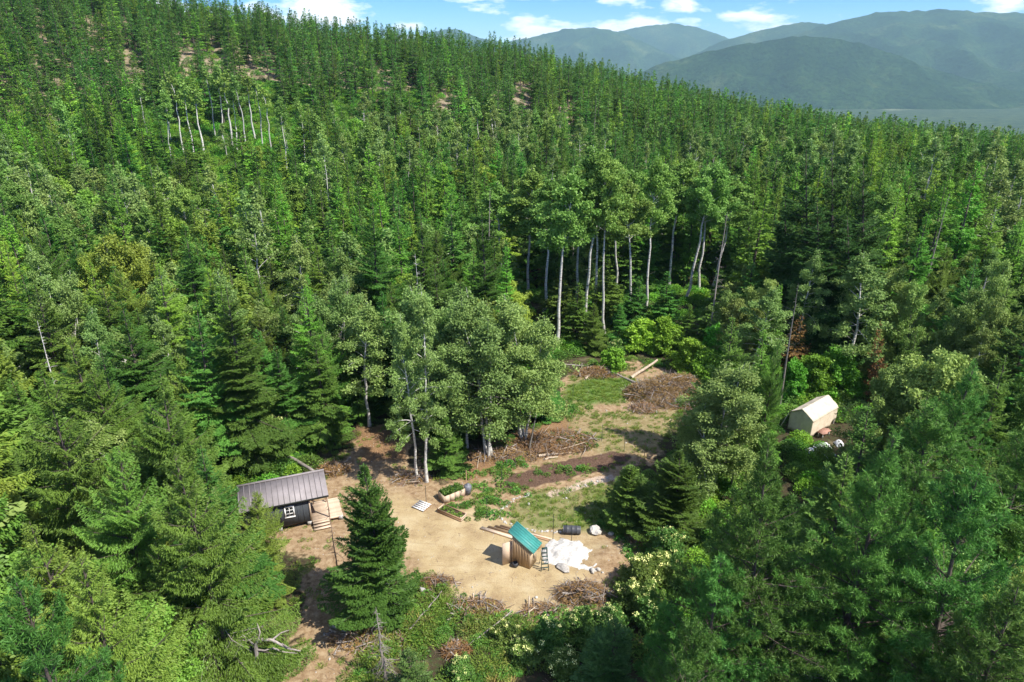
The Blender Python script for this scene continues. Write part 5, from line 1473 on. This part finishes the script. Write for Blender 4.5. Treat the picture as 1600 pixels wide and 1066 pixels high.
# bent bare dead top at the lower left
bt = empty('dead_tree', (-14.2, 28.3, ground_z(-14.2, 28.3)), 0, 'bent bare grey dead tree with forked limbs at the bottom by the track', 'dead tree')
g = Geo(); g.tube([[0, 0, -.1], [-.05, .05, 1.4], [.05, .1, 2.6], [.1, .1, 3.6], [.35, .05, 4.0], [1.1, .0, 4.0], [1.9, -.1, 3.5], [2.6, -.1, 3.3]], [.16, .14, .12, .10, .09, .08, .05, .03], 8); geo('trunk', g, ['deadw'], bt, (0,))
r = np.random.default_rng(4)
for b, e in [((.1, .1, 3.4), (-.6, .2, 4.2)), ((.1, .1, 3.2), (.9, .3, 3.1)), ((.9, .3, 3.1), (2.2, .4, 2.6)), ((1.1, 0, 4.0), (1.9, .5, 4.2)), ((1.6, 0, 3.7), (2.3, -.5, 3.9)), ((.35, .05, 4.0), (.2, .5, 4.7)), ((0, 0, 2.4), (-.9, -.2, 2.6))]:
    g = Geo(); b, e = np.array(b), np.array(e); g.tube([b, (b + e) / 2 + r.normal(0, .08, 3), e], [.06, .045, .015], 6); geo('limb', g, ['deadw'], bt, (0,))

# ------------------------------------------------------------------ canvas tent and what lies before it
tn = empty('canvas_tent', (28.5, 56.8, ground_z(28.5, 56.8)), R_(38.5), 'cream canvas garage tent with tan walls in a gap of the trees', 'tent')
TL, TW, TE, TR = 4.6, 2.35, 1.9, 2.72
u_ = np.linspace(-.12, TL + .1, 25); v_ = np.linspace(-.10, TW + .10, 17)
U, V_ = np.meshgrid(u_, v_)
zr = TE + (TR - TE) * (1 - np.abs((V_ - TW / 2) / (TW / 2 + .1))) 
sag = .13 * np.sin((U / TL * 3) * math.pi) ** 2 * np.sin(np.clip(np.abs(V_ - TW / 2) / (TW / 2), 0, 1) * math.pi)
zr = zr - sag + (fbm(U * 1.7, V_ * 1.7 + 5, 3) - .5) * .07 - np.where((V_ < 0.0) | (V_ > TW), .10, 0)
Uw = U + np.where(U > TL - .1, (fbm(V_ * 3, V_ * 0 + 2, 3) - .5) * .3, 0)
ii = np.arange(U.size).reshape(U.shape); q = np.stack([ii[:-1, :-1], ii[:-1, 1:], ii[1:, 1:], ii[1:, :-1]], -1).reshape(-1, 4)
g = Geo(); g.add(np.column_stack([Uw.ravel(), V_.ravel(), zr.ravel()]), q)
ro = geo('roof', g, ['canvas'], tn, (0,)); sm = ro.modifiers.new('thick', 'SOLIDIFY'); sm.thickness = .02
def curtain(name, p0, p1, tops, zlo, amp, seed, mat='tancanvas', nU=40):
    t = np.linspace(0, 1, nU); g = Geo(); p0, p1 = np.array(p0), np.array(p1); nrm_ = np.array([-(p1 - p0)[1], (p1 - p0)[0]]); nrm_ = nrm_ / np.linalg.norm(nrm_)
    rows = []
    for f in np.linspace(0, 1, 8):
        w = amp * np.sin(t * 21 + seed + f * 1.2) * (.35 + f) + (vnoise(t * 9 + seed, t * 0 + f * 2) - .5) * amp * 2
        xy = p0 + (p1 - p0) * t[:, None] + nrm_ * w[:, None]
        zt = np.interp(t, np.linspace(0, 1, len(tops)), tops); lo = zlo(t) if callable(zlo) else zlo
        rows.append(np.column_stack([xy, zt + (lo - zt) * f]))
    Vv = np.vstack(rows); ii = np.arange(len(Vv)).reshape(8, nU)
    g.add(Vv, np.stack([ii[:-1, :-1], ii[:-1, 1:], ii[1:, 1:], ii[1:, :-1]], -1).reshape(-1, 4))
    o = geo(name, g, [mat], tn, (0,)); sm = o.modifiers.new('thick', 'SOLIDIFY'); sm.thickness = .012
curtain('side_wall', (0, .0), (TL, .0), [TE - .02, TE - .02], lambda t: .03 + .55 * smooth(.72, 1, t) + .10 * vnoise(t * 12, t * 0), .035, 1)
curtain('side_wall', (0, TW), (TL, TW), [TE - .02, TE - .02], .03, .035, 2)
curtain('end_wall', (.0, .02), (.0, TW - .02), [TE, TR - .03, TE], .03, .02, 3)
curtain('end_wall', (TL, .02), (TL, TW - .02), [TE, TR - .03, TE], .03, .02, 4)
for x in (.06, TL / 2, TL - .06):
    for y in (.08, TW - .08): 
        g = Geo(); g.tube([[x, y, 0], [x, y, TE]], .025, 6); geo('leg_pole', g, ['whitepaint'], tn)
g = Geo(); g.tube([[0, TW / 2, TR - .05], [TL, TW / 2, TR - .05]], .025, 6); geo('ridge_pole', g, ['whitepaint'], tn)
g = Geo(); g.tube([[-.05, TW + .05, TE - .05], [-.55, TW + .55, .02]], .035, 6); geo('guy_pole', g, ['canvas'], tn)
x, y, z = gp(1286, 682)
tb = empty('work_table', (x, y, z), R_(35), 'low reddish plywood table in front of the canvas tent', 'table')
g = Geo(); V = []
ol = [(-.75, -.35), (-.25, -.50), (.15, -.36), (.55, -.42), (.80, .05), (.45, .40), (-.2, .36), (-.7, .28)]
n_ = len(ol); V = [[a, b, .52] for a, b in ol] + [[a, b, .56] for a, b in ol]
F_ = [[k, (k + 1) % n_, (k + 1) % n_ + n_, k + n_] for k in range(n_)] + [[8, 9, 10, 11], [8, 11, 12, 15], [12, 13, 14, 15], [3, 2, 1, 0], [7, 4, 3, 0], [7, 6, 5, 4]]
g.add(V, F_); geo('table_top', g, ['redply'], tb)
for a, b in ((-.55, -.25), (.5, -.25), (.5, .25), (-.5, .2)): box('leg', (a, b, .26), (.07, .07, .52), 'whitepaint', tb)
def crumple(px, py, s, seed, lab, mat='whiteplastic', h=.18):
    x, y, z = gp(px, py); r = np.random.default_rng(seed); t = np.linspace(-1, 1, 12); A_, B_ = np.meshgrid(t, t)
    zz = h * np.clip(1.1 - A_ ** 2 - B_ ** 2, -.05, 1) * (.4 + fbm(A_ * 3 + seed, B_ * 3, 4) * 1.3) + .01
    ii = np.arange(144).reshape(12, 12); g = Geo()
    wob_ = 1 + .35 * (vnoise(np.arctan2(A_, B_) * 1.6 + seed, A_ * 0) - .5)
    g.add(np.column_stack([(A_ * s * wob_).ravel(), (B_ * s * .75 * wob_).ravel(), zz.ravel()]), np.stack([ii[:-1, :-1], ii[:-1, 1:], ii[1:, 1:], ii[1:, :-1]], -1).reshape(-1, 4))
    o = tag(geo('plastic_sheet', g, [mat], None, (0,)), lab, 'plastic sheet'); o.location = (x, y, z); o.rotation_euler = (0, 0, r.random() * 6)
    sm = o.modifiers.new('thick', 'SOLIDIFY'); sm.thickness = .01
crumple(1286, 699, .75, 1, 'crumpled white plastic sheet just below the plywood table', h=.4)
crumple(1311, 694, .5, 2, 'crumpled white plastic sheet under the twiggy dead tree', h=.35)
crumple(1266, 705, .5, 3, 'dirty white plastic scrap left of the white pole', h=.25)
crumple(1300, 712, .35, 4, 'small white plastic scrap right of the white pole', h=.2)
# white cooler by the brush pile
x, y, z = gp(1058, 632)
cb = empty('cooler_box', (x, y, z), .2, 'white cooler box in front of the big brush pile', 'cooler')
box('body', (0, 0, .26), (.82, .48, .52), 'whitepaint', cb); box('lid', (0, 0, .56), (.86, .52, .08), 'whitepaint', cb)
for s_ in (-1, 1): box('handle', (s_ * .425, 0, .36), (.03, .2, .05), 'greyplastic', cb)
x, y, z = gp(1060, 602); tag(stone(x, y, z + 1.1, .22, 'whitestone', None, 'stone'), 'white stone caught in the top of the big brush pile', 'stone')

# ------------------------------------------------------------------ shrubs in flower
SHR = []
for s_, (H, R) in enumerate([(2.0, 1.25), (1.5, 1.1), (2.6, 1.4)]):
    T, C = broadleaf(900 + s_, H, R, base=.08, stems=4, limbs=36, subs=4, clumps=3, leaves=16, leaf=(.15, .09), rad=.26, el=(15, 70), prof='dome', gappy=.2, tr=.010, sides=5)
    r = np.random.default_rng(s_); V = np.vstack(C.v).reshape(-1, 4, 3)[:, 2]
    top_ = V[np.argsort(-(V[:, 2] + .25 * np.hypot(V[:, 0], V[:, 1])))[: len(V) // 3]]
    cc = top_[r.choice(len(top_), 34, replace=False)]; J = np.repeat(np.arange(34), 22); m = len(J)
    Fl = Geo(); p = cc[J] + r.normal(0, .075, (m, 3)) * [1, 1, .6] + [0, 0, .06]
    Fl.quads(kites(p, nrm(r.normal(0, 1, (m, 3)) + [0, 0, .3]), r.normal(0, .5, (m, 3)) + [0, 0, 1], r.uniform(.05, .10, m), r.uniform(.05, .09, m)), 0, r.random(m))
    SHR.append((T.mesh('stems', [M['gbark'], M['gbark']]), C.mesh('foliage', [M['shrub']]), Fl.mesh('blossoms', [M['flower']])))
for k, (px, py, sc, lb) in enumerate([(1000, 918, 1.2, 'tall cream-flowered bush right of the root pile'), (1032, 905, 1.25, 'cream-flowered bush at the foot of the dark shaggy pine'), (1040, 880, 1.1, 'cream-flowered bush beside the small twig heap'), (985, 950, 1.0, 'dense yellow-flowered bush below the tall cream-flowered one'),
                                      (955, 985, 1.0, 'yellow-flowered bush just above the blue-green young fir'), (905, 1000, .95, 'yellow-flowered bush below the root pile'), (862, 1010, 1.0, 'flowering bush straight below the outhouse'), (820, 1030, .9, 'flowering bush at the bottom, left of the middle one'),
                                      (1010, 960, .9, 'low flowering bush left of the dark shaggy pine'), (788, 1002, .7, 'small flowering bush on the lower bank of the bare pad'), (880, 1050, 1.0, 'flowering bush cut by the bottom edge of the view'), (438, 716, 1.5, 'white-flowered bush behind the left end of the cabin'),
                                      (1020, 985, 1.0, 'flowering bush between the blue-green fir and the shaggy pine'), (940, 1040, .9, 'flowering bush left of the blue-green young fir base'), (962, 560, .9, 'white-flowered shrub at the back edge of the grass'), (720, 1062, .7, 'small flowering bush by the white stone at the bottom')]):
    x, y, z = gp(px, py); a, b, c = SHR[k % 3]
    root = empty('flowering_shrub', (x, y, z - .03), random.random() * 6.28, lb, 'shrub', 'flowering shrubs round the clearing')
    for nm, me in (('stems', a), ('foliage', b), ('blossoms', c)):
        o = link(nm, me, root); o.scale = (sc, sc, sc)
# bright fern
x, y = under_top(245, 1030, 1.2); 
fr = empty('fern', (x, y, float(terrain(x, y)) + 0.0), 0, 'bright yellow-green fern at the bottom left', 'fern')
for k in range(9):
    a = k * .7; g = Geo(); r = np.random.default_rng(k); L_ = 1.15
    s_ = np.linspace(.1, 1, 26); px_ = np.column_stack([math.cos(a) * L_ * s_, math.sin(a) * L_ * s_, 1.3 * s_ - 1.15 * s_ ** 2 * .9])
    for sg in (-1, 1):
        d = np.column_stack([-math.sin(a) * sg + .4 * math.cos(a) + s_ * 0, math.cos(a) * sg + .4 * math.sin(a) + s_ * 0, s_ * 0 - .1]); g.quads(kites(px_, nrm(d), np.tile([0, 0, 1.0], (26, 1)), .30 * np.sin(s_ * 2.7 + .2) + .03, np.full(26, .06)), 0, .5)
    geo('frond', g, ['fern'], fr)

# ------------------------------------------------------------------ ground cover: weeds, grass, forest undergrowth
src = bpy.data.collections.new('cover_sources')
def src_add(k, g, mats): o = bpy.data.objects.new(f'source_{k:02d}', g.mesh(f'cover_{k:02d}', [M[m_] for m_ in mats])); src.objects.link(o)
def leafy(seed, n, rad, h, leaf, mat_i=0):
    r = np.random.default_rng(seed); g = Geo(); a = r.random(n) * 6.28; q = np.sqrt(r.random(n)) * rad
    z_ = h * (1 - (q / rad) ** 2 * .8) * r.random(n) ** .5
    p = np.column_stack([q * np.cos(a), q * np.sin(a), z_]); d = nrm(np.column_stack([np.cos(a), np.sin(a), r.normal(.1, .5, n)]) + r.normal(0, .5, (n, 3)))
    g.quads(kites(p, d, r.normal(0, .5, (n, 3)) + [0, 0, 1], leaf[0] * r.uniform(.6, 1.3, n), leaf[1] * r.uniform(.6, 1.3, n)), 0, r.random(n)); return g
def tuft(seed, n, rad, h):
    r = np.random.default_rng(seed); g = Geo(); a = r.random(n) * 6.28; q = np.sqrt(r.random(n)) * rad
    p = np.column_stack([q * np.cos(a), q * np.sin(a), q * 0]); d = nrm(np.column_stack([np.cos(a) * .6, np.sin(a) * .6, r.uniform(.5, 1.3, n)]) + r.normal(0, .3, (n, 3)))
    g.quads(kites(p, d, r.normal(0, 1, (n, 3)), h * r.uniform(.5, 1.2, n), np.full(n, .028)), 0, r.random(n)); return g
for k in range(2): src_add(k, leafy(k, 900, .9, 1.0, (.15, .09)), ['maple'])
for k in range(2, 4): src_add(k, leafy(k, 900, 1.0, .9, (.14, .08)), ['weed'])
for k in range(4, 7): src_add(k, leafy(k, 130, .34, .34, (.14, .075)), ['weed'])
for k in range(7, 10): src_add(k, tuft(k, 60, .22, .26), ['grass'])
src_add(10, leafy(10, 300, 1.1, .5, (.30, .05)), ['cedar'])
src_add(11, leafy(21, 170, .5, .55, (.11, .05)), ['olive'])
src_add(12, tuft(22, 70, .35, .55), ['straw'])
r = np.random.default_rng(8)
def sample(attr, n, picks, s0, s1, xr=(-24, 34), yr=(24, 80), power=1.0):
    """points where a ground weight is high"""
    x = r.uniform(*xr, n); y = r.uniform(*yr, n)
    j = np.clip(np.searchsorted(gy, y) - 1, 0, ny - 2); i = np.clip(np.searchsorted(gx, x) - 1, 0, nx - 2)
    k = r.random(n) < attr[j, i] ** power
    x, y, i, j = x[k], y[k], i[k], j[k]
    return [(x[q], y[q], ground_z(x[q], y[q]), r.choice(picks), r.uniform(s0, s1)) for q in range(len(x))]
def cover(name, pts, label):
    instanced(name, [p[:3] for p in pts], [p[3] for p in pts], [(0, 0, r.random() * 6.28) for p in pts], [(p[4], p[4], p[4] * r.uniform(.8, 1.2)) for p in pts], src, label)
forest_w = np.clip(1 - dirt * 1.2, 0, 1)
edge_w = np.clip(1 - np.abs(sdist(CLEARING, np.clip(GX, -60, 60), np.clip(GY, 0, 120))) / 2.2, 0, 1) * forest_w
forest_w = forest_w * smooth(3.2, 4.2, np.hypot(GX - 30.5, GY - 57.5))
deep_w = forest_w * smooth(-1.5, -4.0, inC) * (1 - smooth(11, 8, np.abs(GX)) * smooth(38, 36, GY))
under = sample(deep_w, 4200, [0, 1, 2, 2, 3, 3, 10], .6, 1.4, (-40, 50), (20, 84)) + sample(edge_w, 4200, [3, 4, 5, 6, 10], .3, .7) + sample(forest_w * smooth(12, 9, np.abs(GX)) * smooth(39, 36, GY) * smooth(.40, .58, fbm(GX / 2.2, GY / 2.2, 3)), 5200, [4, 5, 6, 7, 8, 9, 10, 11, 11, 12], .5, 1.25, (-12, 14), (24, 40)) + sample(forest_w * smooth(12, 9, np.abs(GX)) * smooth(39, 36, GY), 60, [2, 3], .4, .8, (-12, 14), (24, 40))
xs_, ys_ = r.uniform(-90, 90, 5200), r.uniform(84, 190, 5200)
under += [(a, b, float(c), int(r.choice([0, 1, 2, 3])), r.uniform(.8, 1.7)) for a, b, c in zip(xs_, ys_, terrain(xs_, ys_)) if abs(a) < b * .8 + 8]
xs_, ys_ = r.uniform(-330, 90, 9000), r.uniform(165, 400, 9000)
under += [(a, b, float(c), int(r.choice([0, 2, 3, 11, 11, 12])), r.uniform(.8, 1.9)) for a, b, c in zip(xs_, ys_, terrain(xs_, ys_)) if abs(a) < b * .8 + 8]
xs_, ys_ = r.uniform(-125, -30, 2600), r.uniform(185, 275, 2600)
under += [(a, b, float(c), int(r.choice([0, 1, 2, 3])), r.uniform(1.1, 2.6)) for a, b, c in zip(xs_, ys_, terrain(xs_, ys_))]
cover('undergrowth', under, 'low leafy undergrowth on the forest floor')
wr = np.zeros_like(GX)
def blob(px, py, rx, ry, w=1.0):
    global wr
    cx_, cy_ = ground_pt(px, py); wr = np.maximum(wr, w * np.exp(-((GX - cx_) / rx) ** 2 - ((GY - cy_) / ry) ** 2))
for b in [(722, 792, 1.0, .8), (745, 800, 1.3, 1.0), (765, 785, 1.2, 1.0), (760, 765, 1.0, .7), (785, 765, .9, .6), (735, 745, 1.2, .7), (770, 742, 1.3, .6), (800, 730, 1.2, .6), (800, 768, .8, .5), (845, 745, .5, .35, .7), (905, 700, 1.4, .8), (890, 690, 1.0, .8), (930, 695, 1.0, .5, .6),
          (878, 742, 1.2, .25, .7), (905, 736, 1.2, .25, .7), (870, 640, 1.5, 1.5, .7), (1030, 570, 3, 1, .8), (965, 575, 2.5, 1, .7), (900, 640, 1.5, .8, .6), (970, 830, 1.2, .8, .8), (940, 820, 1.2, .6, .5), (990, 870, 1.0, 1.0, .9), (700, 960, 1.6, 1.2, .7), (650, 940, 1.2, 1.2, .6), (800, 985, 2.5, .8, .8), (900, 965, 1.6, .8, .8)]: blob(*b)
cover('weeds', sample(wr, 16000, [4, 5, 6], .55, 1.25), 'leafy green weeds and vegetable plants round the garden')
lawn_w = np.clip(lawn * (.35 + 1.3 * np.clip(fbm(GX / 1.2, GY / 1.2, 4) - .25, 0, 1)) + dirt * (1 - pad) * .05, 0, 1)
cover('grass', sample(lawn_w, 42000, [7, 8, 9], .5, 1.0) + sample(np.clip(edge_w * .6, 0, 1), 6000, [7, 8, 9], .6, 1.3), 'short rough grass on the plot and the far lawn')
# scattered twigs, chips and pebbles on the bare earth
g = Geo(); P2 = sample(np.clip(dirt * .5 + duff + .8 * edge_w + forest_w * smooth(12, 9, np.abs(GX)) * smooth(39, 36, GY), 0, 1) * (1 - soil), 9000, [0], 1, 1)
for (x, y, z, _a, _b) in P2:
    a = r.random() * 6.28; L_ = r.uniform(.08, .42); d = np.array([math.cos(a), math.sin(a), r.normal(0, .12)]) * L_
    g.tube([[x, y, z + .015], np.array([x, y, z + .02]) + d], [r.uniform(.006, .016), .005], 3)
tag(geo('twig_litter', g, ['twig']), 'small twigs and bark scattered over the bare earth', None, None, 'stuff')
g = Geo(); P3 = sample(np.clip(dirt, 0, 1) * (1 - soil), 4200, [0], 1, 1)
q8 = np.array([[-1, -1, -1], [1, -1, -1], [1, 1, -1], [-1, 1, -1], [-.7, -.7, .8], [.7, -.7, .8], [.7, .7, .8], [-.7, .7, .8]], float)
for (x, y, z, _a, _b) in P3:
    s_ = r.uniform(.012, .04) * (2.2 if r.random() < .06 else 1); g.add(q8 * s_ * r.uniform(.7, 1.2, 3) + r.normal(0, s_ * .2, (8, 3)) + [x, y, z], [[0, 3, 2, 1], [4, 5, 6, 7], [0, 1, 5, 4], [1, 2, 6, 5], [2, 3, 7, 6], [3, 0, 4, 7]])
tag(geo('pebbles', g, ['whitestone']), 'pale pebbles strewn over the bare earth', None, None, 'stuff')

# ------------------------------------------------------------------ farm buildings far down the valley
for k, (px, py, w, d, h, mt, lb) in enumerate([(1398, 160, 46, 24, 12, 'whitepaint', 'long white farm shed at the left end of the valley fields'), (1410, 161, 22, 20, 12, 'canvas', 'cream barn beside the long white farm shed'), (1493, 157, 30, 22, 14, 'whitepaint', 'white barn above the pale valley field'),
                                               (1531, 156, 22, 16, 10, 'whitepaint', 'small white house at the right of the white barn'), (1536, 156, 16, 14, 9, 'canvas', 'tiny pale outbuilding beside the small white house'), (1520, 134, 34, 20, 12, 'whitepaint', 'lone white building low on the mountainside'), (1470, 163, 18, 14, 9, 'canvas', 'tiny pale shed at the near edge of the valley field')]):
    zg = -205.0
    x, y = ground_pt(px, py, zg)
    z = float(terrain(x, y))
    if py < 140: y = 5250.0; x, y = (px - 800) / FPX * y / (((533 - py) / FPX) * sP + cP), y; z = CAM_H + y * ((((533 - py) / FPX) * cP - sP) / (((533 - py) / FPX) * sP + cP)) - 8
    root = empty('farm_building', (x, y, z), .3 * k, lb, 'building')
    box('wall', (0, 0, h * .3), (w, d, h * .6 + 6), mt, root)
    g = Geo(); V = []
    for xx in (-w / 2 - .5, w / 2 + .5): V += [[xx, -d / 2 - .6, h * .6 + 2.9], [xx, d / 2 + .6, h * .6 + 2.9], [xx, 0, h + 3], [xx, 0, h + 3.01]]
    g.add(V, [[0, 1, 2, 3], [4, 7, 6, 5], [0, 4, 5, 1], [0, 3, 7, 4], [1, 5, 6, 2]]); geo('roof', g, ['roofgrey' if k % 2 else mt], root)

# ------------------------------------------------------------------ labels for the trees
LMS = [('the cabin', -17, 45), ('the outhouse', .9, 39.3), ('the canvas tent', 30, 58.5), ('the big brush pile', 16.3, 66), ('the twin birches', -7.7, 50), ('the dark garden bed', 5, 52),
       ('the grassy patch', 8, 69), ('the white aspen row', 14, 90), ('the lower right corner of the view', 24, 30), ('the lower left corner of the view', -22, 30), ('the large round crown at the left', -52, 78)]
ORD = ['nearest', 'second nearest', 'third nearest', 'fourth nearest', 'fifth nearest', 'sixth nearest', 'seventh nearest', 'eighth nearest', 'ninth nearest', 'tenth nearest', 'eleventh nearest', 'twelfth nearest']
FAR_LMS = [('the grove of white stems on the slope', 350, 180), ('the bare slope at the upper left', 205, 88), ('the pale bare slope above the grove', 400, 120), ('the bare slope in the middle of the hill', 600, 112), ('the bare slope right of the middle', 695, 157), ('the rightmost bare slope', 885, 172),
           ('the end of the hilltop skyline', 1000, 100), ('the dip of the treeline', 1300, 165), ('the right end of the treeline', 1580, 180), ('the top left corner of the view', 0, 0), ('the tops of the white aspen row', 960, 230), ('the tips of the tall dark firs', 1290, 215),
           ('the left edge halfway up', 0, 330), ('the middle of the forest left of the aspens', 620, 270), ('the top of the hill against the sky', 560, 40)]
buckets = {}
for t in INDIV:
    if isinstance(t['hero'], str): t['root']['label'] = t['hero']; continue
    d_ = [(math.hypot(t['x'] - a, t['y'] - b), nm, a, b) for nm, a, b in LMS]
    dist, nm, a, b = min(d_)
    dx, dy = t['x'] - a, t['y'] - b
    side = ('right of' if dx > 0 else 'left of') if abs(dx) > abs(dy) else ('behind' if dy > 0 else 'in front of')
    if t['y'] > 125:
        qd, nm, qx, qy = min((math.hypot(t['px'] - u, (t['py'] - v) * 1.6), w_, u, v) for w_, u, v in FAR_LMS)
        ex, ey = t['px'] - qx, (t['py'] - qy) * 1.6
        side = ('right of' if ex > 0 else 'left of') if abs(ex) > abs(ey) else ('below' if ey > 0 else 'above')
        buckets.setdefault((t['sp'], side, nm), []).append((qd, t))
    else: buckets.setdefault((t['sp'], side, nm), []).append((dist, t))
PL = dict(fir='firs', young_fir='young firs', bluefir='young firs', larch='larches', pine='pines', bushpine='pines', cedar='cedars', birch='birches', aspen='aspens', alder='broadleaf trees', maple='shrubs', brownfir='dying firs')
for key, lst in buckets.items():
    lst.sort(key=lambda q: q[0])
    sp, side, nm = key
    for k, (_, t) in enumerate(lst):
        t['root']['label'] = f'{ORD[k]} {LOOK[sp]} {side} {nm}' if k < len(ORD) else f'{LOOK[sp]} farther off {side} {nm}'
        t['root']['group'] = f'{PL[sp]} {side} {nm}'
tri = sum(len(me.polygons) * 2 for me in bpy.data.meshes)
print('TRIS', tri)
